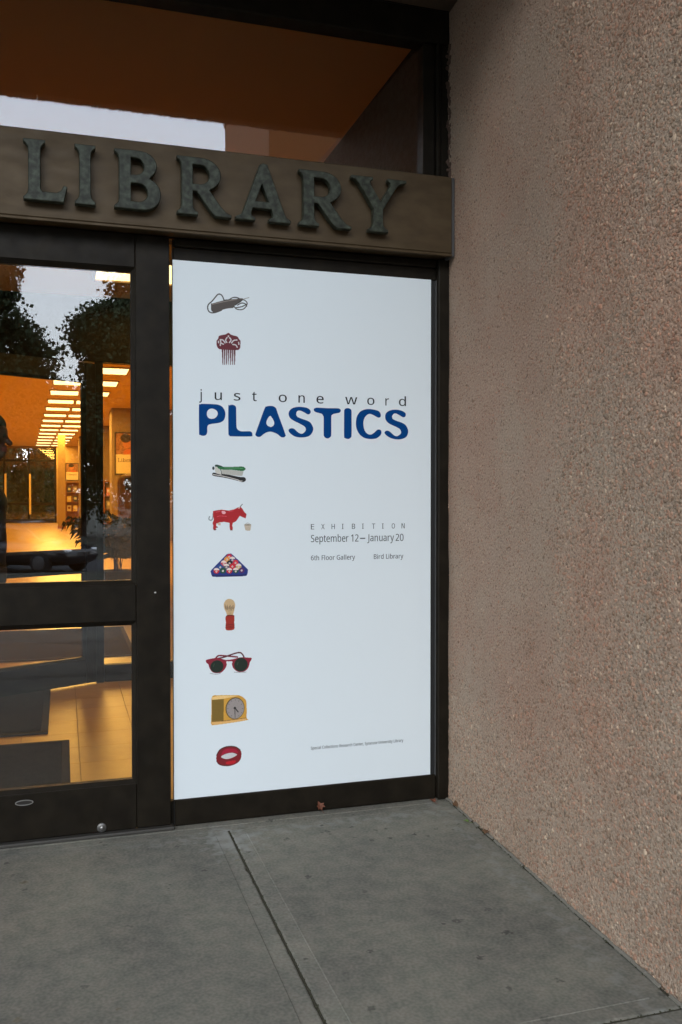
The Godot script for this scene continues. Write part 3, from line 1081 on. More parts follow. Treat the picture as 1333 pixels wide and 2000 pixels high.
func build_entrance() -> void:
	# the two outer leaves
	var d := thing("entrance_door", "dark bronze glazed door with two panes left of the poster", "door", Vector3(0.418, 0.0, 0.0))
	door_leaf(d, 1.02, 0.135, true)
	var d2 := thing("entrance_door", "dark bronze glazed door leaf at the far left of the entrance", "door", Vector3(-1.660, 0.0, 0.0), PI, "entrance doors")
	d2.scale = Vector3(1, 1, 1)
	door_leaf(d2, 1.05, 0.135)
	# sidelight carrying the poster
	var s := thing("sidelight", "fixed glass sidelight in a dark bronze frame behind the poster", "window", Vector3.ZERO)
	bar(s, "top_rail", Vector3(0.436, 2.318, -0.03), Vector3(1.596, 2.372, 0.004), M.bronze)
	bar(s, "head_strip", Vector3(0.436, 2.373, -0.03), Vector3(1.596, 2.405, 0.016), M.bronze, 0.006)
	bar(s, "bottom_rail", Vector3(0.436, 0.0, -0.03), Vector3(1.596, 0.1065, 0.012), M.bronze, 0.004)
	bar(s, "gasket", Vector3(0.4325, 0.0, -0.028), Vector3(0.4355, 2.405, 0.0), M.black_gasket, 0.0008)
	bar(s, "gasket", Vector3(1.5755, 0.1005, -0.02), Vector3(1.5960, 2.3175, -0.002), M.black_gasket, 0.0008)
	bar(s, "jamb", Vector3(1.597, 0.0, -0.05), Vector3(1.668, 2.407, 0.034), M.bronze, 0.004)
	bar(s, "jamb_fin", Vector3(1.5935, 0.1005, -0.012), Vector3(1.5965, 2.3175, 0.010), M.steel_dull, 0.0008)
	bar(s, "sill_block", Vector3(0.4195, 0.0, -0.03), Vector3(0.4320, 0.100, 0.0), M.bronze, 0.001)
	glazing(s, 0.4195, 1.5750, 0.1005, 2.404, -0.008)
	# head frame above the doors
	var h := thing("door_head", "dark bronze head frame above the doors, under the lintel", "door frame", Vector3.ZERO)
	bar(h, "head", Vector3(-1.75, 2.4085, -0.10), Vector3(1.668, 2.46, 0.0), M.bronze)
	bar(h, "threshold", Vector3(-1.75, -0.004, -0.09), Vector3(0.430, 0.009, 0.045), mat(lin(0.10, 0.095, 0.085), 0.45, 0.6), 0.004)
	bar(h, "jamb", Vector3(-1.75, 0.0, -0.05), Vector3(-1.663, 2.407, 0.03), M.bronze)
	# lintel with its letters
	var l := thing("lintel", "bronze brown lintel beam with raised letters reading LIBRARY", "lintel", Vector3.ZERO)
	bar(l, "fascia", Vector3(-1.76, 2.412, -0.08), Vector3(1.626, 2.744, 0.110), M.lintel, 0.004)
	bar(l, "drip_edge", Vector3(-1.76, 2.4005, 0.095), Vector3(1.626, 2.4115, 0.1115), M.lintel, 0.002)
	bar(l, "end_trim", Vector3(1.6265, 2.402, 0.02), Vector3(1.640, 2.744, 0.104), M.steel_dull, 0.002)
	var letters := [["L", -0.132, 0.153], ["I", 0.052, 0.072], ["B", 0.198, 0.172], ["R", 0.436, 0.211], ["A", 0.668, 0.222], ["R", 0.929, 0.221], ["Y", 1.154, 0.240]]
	for q in letters:
		var o := part(l, "letter", letter_mesh(q[0], q[2], 0.222), M.patina, Vector3(q[1], 2.466, 0.1230))
		var pins := [[minf(0.028, q[2] * 0.5), 0.06], [minf(0.028, q[2] * 0.5), 0.16]]
		if q[0] == "A": pins = [[q[2] * 0.19, 0.016], [q[2] * 0.83, 0.016]]
		if q[0] == "Y": pins = [[q[2] * 0.485, 0.03], [q[2] * 0.485, 0.085]]
		for pin in pins:
			part(o, "pin", cbox(Vector3(0.008, 0.008, 0.016), 0.001), M.bronze, Vector3(pin[0], pin[1], -0.007))
		o.set_meta("label", "raised green bronze letter %s" % q[0])
	# transom window above the lintel
	var t := thing("transom_window", "dark transom window above the lintel mirroring sky and soffit", "window", Vector3.ZERO)
	glazing(t, -1.74, 1.56, 2.70, 3.37, -0.02)
	bar(t, "head_frame", Vector3(-1.75, 3.356, -0.06), Vector3(1.70, 3.498, 0.03), M.bronze)
	bar(t, "jamb", Vector3(1.530, 2.70, -0.06), Vector3(1.585, 3.355, 0.012), M.bronze)
	bar(t, "jamb_strip", Vector3(1.588, 2.7445, -0.05), Vector3(1.606, 3.355, 0.03), M.bronze, 0.003)
	bar(t, "jamb_strip", Vector3(1.612, 2.7445, -0.05), Vector3(1.660, 3.355, 0.022), M.bronze, 0.003)
	bar(t, "sill", Vector3(-1.75, 2.66, -0.06), Vector3(1.66, 2.699, 0.02), M.bronze)
	bar(t, "jamb", Vector3(-1.75, 2.70, -0.06), Vector3(-1.70, 3.355, 0.012), M.bronze)
	# ragged mortar where the wall meets the frame
	var st := begin()
	var r := RandomNumberGenerator.new()
	r.seed = 33
	for i in 60:
		var y := 2.735 + 0.62 * i / 60.0 + r.randf_range(-0.004, 0.004)
		add_box(st, Vector3(1.646 + r.randf_range(-0.006, 0.005), y, 0.035 + r.randf_range(-0.012, 0.014)), Vector3(r.randf_range(0.008, 0.02), r.randf_range(0.012, 0.026), 0.012), 0.004, Basis.from_euler(Vector3(r.randf_range(-0.5, 0.5), r.randf_range(-0.5, 0.5), r.randf_range(-0.6, 0.6))))
	var mo := part(t, "mortar_seam", st.commit(), mat(lin(0.09, 0.055, 0.04), 0.95))
	mo.set_meta("kind", "stuff")

func arc(a: Array, cx: float, cy: float, rx: float, ry: float, t0: float, t1: float, n := 8) -> void:
	for i in n + 1:
		var t := deg_to_rad(lerpf(t0, t1, float(i) / n))
		a.append(cx + rx * cos(t))
		a.append(cy + ry * sin(t))

# flared roman capitals; outlines in units of the letter's height, fitted to its width
func letter_mesh(ch: String, w: float, h: float) -> ArrayMesh:
	var loops := []
	match ch:
		"I":
			loops = [[0.0, 0.0, 1.0, 0.0, 1.0, 0.035, 0.90, 0.06, 0.80, 0.11, 0.765, 0.18, 0.765, 0.82, 0.80, 0.89, 0.90, 0.94, 1.0, 0.965, 1.0, 1.0, 0.0, 1.0, 0.0, 0.965, 0.10, 0.94, 0.20, 0.89, 0.235, 0.82, 0.235, 0.18, 0.20, 0.11, 0.10, 0.06, 0.0, 0.035]]
		"L":
			loops = [[0.0, 0.0, 0.92, 0.0, 1.0, 0.25, 0.94, 0.265, 0.87, 0.175, 0.76, 0.135, 0.43, 0.135, 0.375, 0.18, 0.375, 0.82, 0.39, 0.89, 0.44, 0.94, 0.485, 0.965, 0.485, 1.0, 0.0, 1.0, 0.0, 0.965, 0.05, 0.94, 0.10, 0.89, 0.115, 0.82, 0.115, 0.18, 0.10, 0.11, 0.05, 0.06, 0.0, 0.035]]
		"B":
			var o := [0.0, 0.0, 0.55, 0.0]
			arc(o, 0.62, 0.275, 0.38, 0.275, -80, 70, 10)
			arc(o, 0.55, 0.765, 0.36, 0.235, -50, 85, 8)
			o.append_array([0.40, 1.0, 0.0, 1.0, 0.0, 0.965, 0.05, 0.94, 0.09, 0.89, 0.10, 0.82, 0.10, 0.18, 0.09, 0.11, 0.05, 0.06, 0.0, 0.035])
			var a := [0.34, 0.115]
			arc(a, 0.52, 0.285, 0.21, 0.17, -85, 85, 8)
			a.append_array([0.34, 0.455])
			var b := [0.34, 0.575]
			arc(b, 0.46, 0.735, 0.19, 0.155, -85, 85, 8)
			b.append_array([0.34, 0.895])
			loops = [o, a, b]
		"R":
			var o := [0.0, 0.0, 0.37, 0.0, 0.37, 0.035, 0.32, 0.06, 0.285, 0.11, 0.275, 0.18, 0.275, 0.42, 0.36, 0.42, 0.56, 0.16, 0.66, 0.045, 0.72, 0.0, 1.0, 0.0, 1.0, 0.03, 0.90, 0.075, 0.80, 0.17, 0.585, 0.45]
			arc(o, 0.44, 0.72, 0.36, 0.28, -58, 85, 10)
			o.append_array([0.0, 1.0, 0.0, 0.965, 0.045, 0.94, 0.075, 0.89, 0.085, 0.82, 0.085, 0.18, 0.075, 0.11, 0.04, 0.06, 0.0, 0.035])
			var a := [0.275, 0.53]
			arc(a, 0.42, 0.71, 0.185, 0.18, -85, 85, 8)
			a.append_array([0.275, 0.89])
			loops = [o, a]
		"A":
			loops = [[0.0, 0.0, 0.34, 0.0, 0.34, 0.035, 0.275, 0.07, 0.265, 0.12, 0.30, 0.225, 0.655, 0.225, 0.69, 0.12, 0.675, 0.07, 0.61, 0.035, 0.61, 0.0, 1.0, 0.0, 1.0, 0.035, 0.93, 0.075, 0.89, 0.14, 0.565, 1.01, 0.50, 1.025, 0.44, 1.0, 0.135, 0.15, 0.09, 0.075, 0.0, 0.035],
				[0.345, 0.335, 0.475, 0.70, 0.612, 0.335]]
		"Y":
			loops = [[0.31, 0.0, 0.66, 0.0, 0.66, 0.035, 0.61, 0.06, 0.575, 0.11, 0.565, 0.18, 0.565, 0.42, 0.80, 0.83, 0.86, 0.91, 0.93, 0.945, 1.0, 0.965, 1.0, 1.0, 0.67, 1.0, 0.67, 0.965, 0.715, 0.93, 0.71, 0.875, 0.53, 0.55, 0.335, 0.87, 0.325, 0.925, 0.375, 0.965, 0.375, 1.0, 0.0, 1.0, 0.0, 0.965, 0.07, 0.94, 0.14, 0.87, 0.405, 0.42, 0.405, 0.18, 0.39, 0.11, 0.355, 0.06, 0.31, 0.035]]
	var out := []
	for q in loops:
		var p := PackedVector2Array()
		for i in range(0, q.size(), 2):
			p.append(Vector2(q[i] * w, q[i + 1] * h))
		# a little heavier than drawn
		var heavy: PackedVector2Array = Geometry2D.offset_polygon(p, 0.0022 if out.is_empty() else -0.0022, Geometry2D.JOIN_MITER)[0]
		var clean := PackedVector2Array()
		for v in heavy:
			if clean.is_empty() or (v.distance_to(clean[-1]) > 0.0028 and v.distance_to(clean[0]) > 0.0028): clean.append(v)
		out.append(clean)
	return extrude(out, 0.030, 0.0026)

func build_poster() -> void:
	var p := thing("exhibition_poster", "tall white exhibition poster with blue word PLASTICS and nine object pictures", "poster", Vector3(POSTER_X, POSTER_Y, 0.0))
	var m := mat(Color.WHITE, 0.55)
	m.albedo_texture = paint_poster()
	m.texture_repeat = false
	var st := begin()
	var z := 0.0030
	var c := [Vector3(0, 0, z), Vector3(POSTER_W, 0, z), Vector3(POSTER_W, POSTER_H, z), Vector3(0, POSTER_H, z)]
	var uv := [Vector2(0, 1), Vector2(1, 1), Vector2(1, 0), Vector2(0, 0)]
	for k in [0, 2, 1, 0, 3, 2]:
		st.set_normal(Vector3.BACK)
		st.set_uv(uv[k])
		st.add_vertex(c[k])
	part(p, "printed_face", st.commit(), m)
	bar(p, "panel", Vector3(0, 0, -0.0005), Vector3(POSTER_W, POSTER_H, 0.0028), mat(lin(0.72, 0.74, 0.75), 0.6), 0.0004)
	var names := PLASTICS.size()
	for i in names:
		var loops := []
		for q in PLASTICS[i]:
			loops.append(smooth_loop(q, 4))
		var o := part(p, "title_letter", extrude(loops, 0.0006), M.ink_blue, Vector3(0, 0, 0.0031))
		o.set_meta("label", "blue rounded letter %s" % "PLASTICS"[i])
	var line := begin()
	var thin := font(false, false, 0, 0.0)
	for q in [["j", 0.107, 0.118], ["u", 0.171, 0.201], ["s", 0.251, 0.279], ["t", 0.328, 0.348], ["o", 0.443, 0.478], ["n", 0.529, 0.557], ["e", 0.609, 0.641], ["w", 0.738, 0.793], ["o", 0.839, 0.872], ["r", 0.923, 0.940], ["d", 0.987, 1.020]]:
		add_text(line, q[0], thin, q[1], q[2], 1.648, 0.041)
	lettering(p, line, "tagline_lettering", M.ink, "line of spaced lettering: just one word")
	line = begin()
	var e := "EXHIBITION"
	for i in e.length():
		var x: float = 0.584 + 0.0462 * i
		add_text(line, e[i], thin, x, 0.0 if e[i] == "I" else x + 0.0145, 1.107, 0.0225)
	lettering(p, line, "heading_lettering", M.ink_grey, "spaced lettering: EXHIBITION")
	line = begin()
	var plain := font(false, false, 0, 0.0)
	add_text(line, "September", plain, 0.584, 0.753, 1.052, 0.031)
	add_text(line, "12", plain, 0.765, 0.799, 1.052, 0.031)
	add_text(line, "January", plain, 0.839, 0.964, 1.052, 0.031)
	add_text(line, "20", plain, 0.972, 1.009, 1.052, 0.031)
	part(p, "date_dash", cbox(Vector3(0.024, 0.0042, 0.0006), 0.0001), M.ink, Vector3(0.818, 1.0655, 0.0034))
	lettering(p, line, "date_lettering", M.ink_grey, "lettering: September 12 - January 20")
	line = begin()
	var firm := font(false, false, 0, 0.1)
	add_text(line, "6th Floor Gallery", firm, 0.584, 0.783, 0.974, 0.0205)
	add_text(line, "Bird Library", firm, 0.870, 1.008, 0.974, 0.0205)
	lettering(p, line, "place_lettering", M.ink_grey, "lettering: 6th Floor Gallery, Bird Library")
	line = begin()
	add_text(line, "Special Collections Research Center, Syracuse University Library", firm, 0.583, 1.009, 0.158, 0.0125)
	lettering(p, line, "credit_lettering", M.ink_grey, "small lettering: Special Collections Research Center, Syracuse University Library")

func lettering(p: Node3D, st: SurfaceTool, called: String, m: Material, label: String) -> void:
	var o := part(p, called, st.commit(), m, Vector3(0, 0, 0.0031))
	o.set_meta("label", label)

# ---------------------------------------------------------------- building shell
func build_shell() -> void:
	var b := thing("library_building", "concrete library building above and beside the entrance", "building", Vector3.ZERO)
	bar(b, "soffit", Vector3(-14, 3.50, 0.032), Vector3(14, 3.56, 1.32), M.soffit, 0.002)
	bar(b, "upper_wall", Vector3(-14, 3.562, 0.0), Vector3(14, 12.0, 1.40), M.aggregate_back, 0.02)
	bar(b, "roof_block", Vector3(-9.4, 4.20, -49), Vector3(6.4, 12.0, -0.002), M.aggregate_back, 0.02)
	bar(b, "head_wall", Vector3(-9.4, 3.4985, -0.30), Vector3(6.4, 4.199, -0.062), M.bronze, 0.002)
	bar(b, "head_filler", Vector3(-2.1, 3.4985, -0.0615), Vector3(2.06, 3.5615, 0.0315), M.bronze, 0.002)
	bar(b, "added_overhang", Vector3(-14, 7.0, 1.402), Vector3(14, 12.0, 6.2), M.aggregate_back, 0.02)  # unseen storey overhang, added to cut the sky light from overhead
	var st := begin()
	var r := RandomNumberGenerator.new()
	r.seed = 12
	var x := -14.0
	while x < 14.0:
		var s := r.randf_range(0.008, 0.018)
		add_box(st, Vector3(x, 3.522 + r.randf_range(-0.003, 0.003), 1.36), Vector3(s, 0.05, 0.075), 0.004)
		x += s * 0.9
	var lip := part(b, "rough_fascia_edge", st.commit(), M.aggregate_back)
	lip.set_meta("kind", "stuff")
	bar(b, "front_wall", Vector3(-14, -0.1, -0.35), Vector3(-1.752, 3.498, 0.02), M.aggregate_back, 0.006)
	bar(b, "front_wall", Vector3(2.06, -0.1, -0.35), Vector3(14, 3.498, 0.02), M.aggregate_back, 0.006)
	bar(b, "side_wall", Vector3(-9.4, -0.1, -48.4), Vector3(-9.0, 4.199, -3.14), M.aggregate_back, 0.006)
	bar(b, "side_wall", Vector3(6.0, -0.1, -48.4), Vector3(6.4, 4.199, -3.14), M.aggregate_back, 0.006)

func ceiling_light(called: String, label: String, group: String, x0: float, x1: float, y: float, z0: float, z1: float, energy: float) -> void:
	var t := thing(called, label, "ceiling light", Vector3((x0 + x1) * 0.5, y, (z0 + z1) * 0.5), 0.0, group)
	var w := x1 - x0
	var d := z1 - z0
	var st := begin()
	for s in [-1.0, 1.0]:
		add_box(st, Vector3(0, -0.012, s * (d * 0.5 - 0.012)), Vector3(w, 0.028, 0.024), 0.003)
		add_box(st, Vector3(s * (w * 0.5 - 0.012), -0.012, 0), Vector3(0.024, 0.028, d - 0.05), 0.003)
	part(t, "frame", st.commit(), M.lamp_frame)
	part(t, "diffuser", cbox(Vector3(w - 0.05, 0.010, d - 0.05), 0.001), M.lamp, Vector3(0, -0.008, 0))
	var l := AreaLight3D.new()
	l.name = "panel_light"
	l.area_size = Vector2(w - 0.06, d - 0.06)
	l.area_normalize_energy = false
	l.light_color = lin(1.0, 0.53, 0.085)
	l.light_energy = energy
	l.area_range = 60.0
	l.shadow_enabled = true
	t.add_child(l)
	l.position = Vector3(0, -0.022, 0)
	l.rotation.x = -PI / 2

func build_interior() -> void:
	# vestibule
	var f := structure("vestibule_floor", "tan tiled vestibule floor behind the glass door")
	bar(f, "screed", Vector3(-1.75, -0.05, -3.15), Vector3(1.70, -0.006, -0.101), M.grout, 0.002)
	var s := 0.3048
	var n := 0
	for i in 12:
		for j in 10:
			var x0 := -1.749 + i * s
			var z1 := -0.103 - j * s
			var x1 := minf(x0 + s - 0.0018, 1.699)
			var z0 := maxf(z1 - s + 0.0018, -3.149)
			if x1 - x0 < 0.03 or z1 - z0 < 0.03: continue
			n = (n * 7 + i * 3 + j * 5 + 1) % 11
			bar(f, "tile", Vector3(x0, -0.02, z0), Vector3(x1, 0.0, z1), M.tiles[n % 3], 0.0012)
	var vc := structure("vestibule_ceiling", "plain vestibule ceiling")
	bar(vc, "pelmet", Vector3(-1.75, 2.722, -0.235), Vector3(1.70, 2.735, -0.101), M.tan_ceiling, 0.002)
	bar(vc, "pelmet", Vector3(-1.75, 2.7355, -0.247), Vector3(1.70, 2.86, -0.236), M.tan_ceiling, 0.002)
	bar(vc, "board", Vector3(-1.75, 2.805, -3.03), Vector3(1.70, 2.85, -0.248), M.tan_ceiling, 0.002)
	bar(vc, "bounce_blocker", Vector3(-1.75, 2.851, -3.03), Vector3(1.70, 2.861, -0.248), mat(lin(0.10, 0.07, 0.045), 0.9), 0.002)  # unseen dark sheet added to cut light bouncing up to the lobby ceiling
	var vw := structure("vestibule_wall", "side walls of the vestibule")
	bar(vw, "side_panel", Vector3(1.701, -0.05, -3.13), Vector3(2.05, 2.86, -0.062), M.tan_wall, 0.003)
	bar(vw, "side_panel", Vector3(-2.10, -0.05, -3.13), Vector3(-1.752, 4.099, -0.352), M.tan_wall, 0.003)
	bar(vw, "unlit_side_panel", Vector3(2.055, 0.0, -6.0), Vector3(2.30, 4.099, -0.352), M.bronze, 0.003)  # dark panel: its colour stands in for the unlit interior on the right
	bar(vw, "head_filler", Vector3(-1.75, 2.462, -0.10), Vector3(1.70, 2.721, -0.085), M.bronze, 0.002)  # dark panel: its colour stands in for unlit space behind the lintel
	ceiling_light("vestibule_light", "square warm ceiling light panel inside the vestibule", "", 0.19, 1.38, 2.803, -2.45, -1.86, 1.3)
	# inner screen of the vestibule
	var p := thing("inner_screen", "dark inner door frame between vestibule and lobby", "door frame", Vector3(0, 0, -3.078))
	bar(p, "header", Vector3(-1.75, 2.335, -0.05), Vector3(1.70, 2.862, 0.045), M.bronze, 0.003)  # dark bronze here stands in for the header being unlit
	bar(p, "post", Vector3(0.228, 0.0, -0.05), Vector3(0.285, 2.334, 0.05), M.bronze)
	bar(p, "post", Vector3(1.02, 0.0, -0.05), Vector3(1.10, 2.334, 0.05), M.bronze)
	bar(p, "post", Vector3(-0.86, 0.0, -0.05), Vector3(-0.78, 2.334, 0.05), M.bronze)
	bar(p, "bottom_rail", Vector3(0.287, 0.0, -0.03), Vector3(1.018, 0.125, 0.03), M.bronze)
	bar(p, "bottom_rail", Vector3(1.102, 0.0, -0.03), Vector3(1.70, 0.125, 0.03), M.bronze)
	bar(p, "bottom_rail", Vector3(-1.75, 0.0, -0.03), Vector3(-0.862, 0.125, 0.03), M.bronze)
	for q in [[0.287, 1.018], [1.102, 1.70], [-1.75, -0.862]]:
		glazing(p, q[0], q[1], 0.126, 2.334, 0.005)
	var d := thing("inner_door", "dark framed inner glass door standing ajar behind the entrance door", "door", Vector3(0.224, 0.0, -3.040), deg_to_rad(29.0))
	door_leaf(d, 0.985, 0.083)
	d.scale = Vector3(1.0, 2.318 / 2.405, 1.0)
	# mats
	for q in [[-1.60, -0.085, -2.86, -1.65, "dark ribbed floor mat in the vestibule, nearer the inner door"], [-1.60, 0.030, -1.46, -0.36, "dark ribbed floor mat just inside the entrance door"], [-1.9, 0.60, -5.85, -4.10, "dark floor mat in the lobby beyond the inner door"]]:
		var m := thing("floor_mat", q[4], "floor mat", Vector3((q[0] + q[1]) * 0.5, 0.0, (q[2] + q[3]) * 0.5), 0.0, "entrance floor mats")
		var w: float = q[1] - q[0]
		var h: float = q[3] - q[2]
		part(m, "border", cbox(Vector3(w, 0.010, h), 0.004), mat(lin(0.02, 0.017, 0.013), 0.85), Vector3(0, 0.005, 0))
		var st := begin()
		var ribs := int((h - 0.08) / 0.016)
		for i in ribs:
			add_box(st, Vector3(0, 0.0115, -h * 0.5 + 0.045 + i * 0.016), Vector3(w - 0.08, 0.006, 0.011), 0.002)
		var pile := part(m, "ribbed_pile", st.commit(), M.mat_rug)
		pile.set_meta("kind", "stuff")
	# lobby
	var lf := structure("lobby_floor", "polished tan floor of the long lobby")
	bar(lf, "floor", Vector3(-9.0, -0.05, -47.4), Vector3(6.0, -0.001, -3.151), M.lobby_floor, 0.002)
	var lc := structure("lobby_ceiling", "tan lobby ceiling")
	bar(lc, "board", Vector3(-9.0, 4.10, -47.4), Vector3(6.0, 4.16, -0.301), M.tan_ceiling, 0.002)
	var lw := structure("lobby_wall", "tan walls of the lobby")
	bar(lw, "side", Vector3(-8.99, 0.0, -47.4), Vector3(-8.9, 4.099, -3.14), M.tan_wall, 0.003)
	bar(lw, "side", Vector3(5.9, 0.0, -47.4), Vector3(5.99, 4.099, -3.14), M.tan_wall, 0.003)
	bar(lw, "front", Vector3(2.31, 0.0, -3.25), Vector3(5.9, 4.099, -3.14), M.tan_wall, 0.003)
	bar(lw, "front", Vector3(-8.9, 0.0, -3.25), Vector3(-2.11, 4.099, -3.14), M.tan_wall, 0.003)
	bar(lw, "return_wall", Vector3(1.45, 0.0, -26.0), Vector3(5.9, 4.099, -24.6), M.brown_wall, 0.01)
	bar(lw, "return_wall", Vector3(1.50, 0.0, -33.0), Vector3(5.9, 4.099, -31.8), M.brown_wall, 0.01)
	bar(lw, "return_wall", Vector3(0.72, 0.0, -39.4), Vector3(5.9, 4.099, -38.2), M.brown_wall, 0.01)
	bar(lw, "back_wall", Vector3(-0.30, 0.0, -47.4), Vector3(5.9, 4.099, -46.3), M.tan_wall, 0.01)
	bar(lw, "back_wall", Vector3(-8.9, 3.99, -47.4), Vector3(-0.301, 4.099, -46.9), M.brown_wall, 0.01)
	var co := thing("lobby_column", "square tan column near the back of the lobby", "column", Vector3(-0.03, 0.0, -37.2))
	bar(co, "shaft", Vector3(-0.16, 0.12, -0.16), Vector3(0.16, 4.098, 0.16), mat(lin(0.34, 0.21, 0.085), 0.6), 0.012)
	bar(co, "plinth", Vector3(-0.175, 0.0, -0.175), Vector3(0.175, 0.119, 0.175), M.wood, 0.006)
	var words := ["first", "second", "third", "fourth", "fifth", "sixth", "seventh", "eighth", "ninth", "tenth", "eleventh", "twelfth", "thirteenth", "fourteenth", "fifteenth", "sixteenth", "seventeenth", "eighteenth"]
	for i in 16:
		var z := -45.6 + 2.255 * i
		var x := -0.10 - 0.0415 * (-15.9 - z)
		for c in 2:
			ceiling_light("lobby_light", "warm ceiling light panel, %s column, %s row from the back doors" % ["left" if c == 0 else "right", words[i]], "light panels on the lobby ceiling", x + 0.77 * c, x + 0.77 * c + 0.735, 4.098, z - 0.52, z + 0.52, 8.5)
	# glazed back doors
	var g := thing("back_doors", "dark glazed doors at the far end of the lobby", "door", Vector3(0, 0, -47.1))
	for x in [-8.85, -7.0, -5.4, -4.1, -2.95, -1.72, -0.35]:
		bar(g, "post", Vector3(x - 0.06, 0.0, -0.05), Vector3(x + 0.06, 3.985, 0.05), M.bronze)
	bar(g, "transom_bar", Vector3(-8.78, 3.28, -0.04), Vector3(-0.42, 3.40, 0.04), M.bronze)
	bar(g, "middle_rail", Vector3(-8.78, 0.95, -0.035), Vector3(-0.42, 1.09, 0.035), M.bronze)
	bar(g, "bottom_rail", Vector3(-8.78, 0.0, -0.035), Vector3(-0.42, 0.20, 0.035), M.bronze)
	for x in [-2.86, -1.63]:
		part(g, "pull_bar", cbox(Vector3(0.10, 2.16, 0.06), 0.01), mat(lin(0.75, 0.55, 0.22), 0.4), Vector3(x - 0.02, 1.54, 0.30))
		for y in [0.7, 2.4]:
			part(g, "pull_bracket", cbox(Vector3(0.03, 0.03, 0.24), 0.004), M.bronze, Vector3(x - 0.02, y, 0.16))
	glazing(g, -8.8, -0.4, 0.21, 3.98, 0.0)
	var hedge := thing("clipped_hedge", "green leafy hedge outside the far back doors", "hedge", Vector3(-4.5, 0.0, -52.5))
	leaf_cloud(hedge, "foliage", [[Vector3(-3, 3.0, 0), Vector3(4.6, 3.6, 1.6)], [Vector3(3.2, 3.2, -0.2), Vector3(4.6, 3.9, 1.6)], [Vector3(0.5, 1.2, 0.4), Vector3(6.5, 1.6, 1.2)]], 5200, 0.5, mat(lin(0.09, 0.13, 0.035), 0.8), 201)
	for i in 7:
		var stem := begin()
		add_tube(stem, [Vector3(-5.0 + i * 1.7, 0.0, 0.0), Vector3(-4.8 + i * 1.7, 1.8, 0.1)], 0.07, 0.03, 6)
		part(hedge, "stem", stem.commit(), M.bark)
	build_lobby_things()

func build_lobby_things() -> void:
	# framed posters
	wall_poster("tall framed lobby poster with a dark haired face above cream lettering", Vector3(1.535, 2.06, -24.59), 0.78, 1.30, "Library")
	wall_poster("small framed lobby poster above the far bookcase", Vector3(0.16, 2.27, -46.29), 0.68, 0.93, "Library")
	# bookcases
	bookcase("reddish wooden bookcase with face-out books at the back of the lobby", Vector3(0.16, 0.0, -45.9), 1.05, 2.15, 1)
	bookcase("narrow wooden bookcase standing against the right lobby wall", Vector3(1.50, 0.0, -31.55), 0.42, 1.95, 2)
	# kiosk
	var k := thing("information_kiosk", "tan rounded kiosk on a stem beside the palm in the lobby", "kiosk", Vector3(1.10, 0.0, -10.55), -0.15)
	var shell := mat(lin(0.62, 0.42, 0.16), 0.45)
	var o := []
	arc(o, 0.14, 0.62, 0.14, 0.14, 0, 90, 6)
	arc(o, -0.14, 0.62, 0.14, 0.14, 90, 180, 6)
	arc(o, -0.18, 0.08, 0.10, 0.10, 180, 270, 5)
	arc(o, 0.18, 0.08, 0.10, 0.10, 270, 360, 5)
	part(k, "hood", extrude([smooth_loop(o, 1, 1.0)], 0.20, 0.03), shell, Vector3(0, 0.96, -0.10))
	part(k, "screen", extrude([rounded(0.17, 0.10, 0.04)], 0.012, 0.004), mat(lin(0.04, 0.03, 0.02), 0.7), Vector3(0, 1.56, 0.098))
	part(k, "telephone_tray", extrude([rounded(0.13, 0.20, 0.04)], 0.07, 0.02), mat(lin(0.50, 0.34, 0.13), 0.5), Vector3(0.03, 1.22, 0.095))
	bar(k, "stem", Vector3(-0.07, 0.04, -0.06), Vector3(0.07, 0.96, 0.06), shell, 0.02)
	part(k, "foot", extrude([rounded(0.22, 0.18, 0.06)], 0.04, 0.012), shell, Vector3(0, 0.0, 0), Vector3(-PI / 2, 0, 0))
	# palm
	var p := thing("potted_palm", "dark potted palm with long drooping fronds inside the lobby", "plant", Vector3(0.70, 0.0, -8.6))
	part(p, "pot", lathe([[0.0, 0.0], [0.15, 0.0], [0.20, 0.34], [0.215, 0.35], [0.215, 0.38], [0.185, 0.38], [0.175, 0.33], [0.0, 0.33]], 20), mat(lin(0.05, 0.03, 0.02), 0.6))
	var r := RandomNumberGenerator.new()
	r.seed = 44
	var frond := frond_mesh(r)
	for i in 19:
		var s := r.randf_range(0.62, 1.05)
		var f := part(p, "frond", frond, M.leaf_dark, Vector3(r.randf_range(-0.05, 0.05), 0.36, r.randf_range(-0.05, 0.05)), Vector3(r.randf_range(-0.25, 0.1), i * 2.399, 0))
		f.scale = Vector3(s, s, s)

func rounded(hx: float, hy: float, r: float) -> PackedVector2Array:
	var o := []
	arc(o, hx - r, hy - r, r, r, 0, 90, 4)
	arc(o, -hx + r, hy - r, r, r, 90, 180, 4)
	arc(o, -hx + r, -hy + r, r, r, 180, 270, 4)
	arc(o, hx - r, -hy + r, r, r, 270, 360, 4)
	return smooth_loop(o, 1, 1.0)

func frond_mesh(r: RandomNumberGenerator) -> ArrayMesh:
	var st := begin()
	var pts := []
	for i in 12:
		var t := i / 11.0
		pts.append(Vector3(0, 1.08 * t - 0.42 * t * t * t, 0.10 * t + 0.62 * t * t))
	add_tube(st, pts, 0.007, 0.002, 5)
	for i in range(3, 12):
		for s in [-1.0, 1.0]:
			for h in 2:
				var a: Vector3 = pts[i].lerp(pts[mini(i + 1, 11)], h * 0.5)
				var len := 0.34 * sin(PI * clampf(0.18 + 0.075 * i, 0.0, 0.94)) + 0.05
				var tip := a + Vector3(s * len * 0.75, len * 0.15 - r.randf_range(0.05, 0.16), len * 0.55)
				var mid := a.lerp(tip, 0.5) + Vector3(0, 0.035, 0)
				var w := Vector3(0, 0.010, 0.014)
				var n := (tip - a).cross(w).normalized()
				quad(st, a, mid + w, tip, mid - w, n)
	return st.commit()

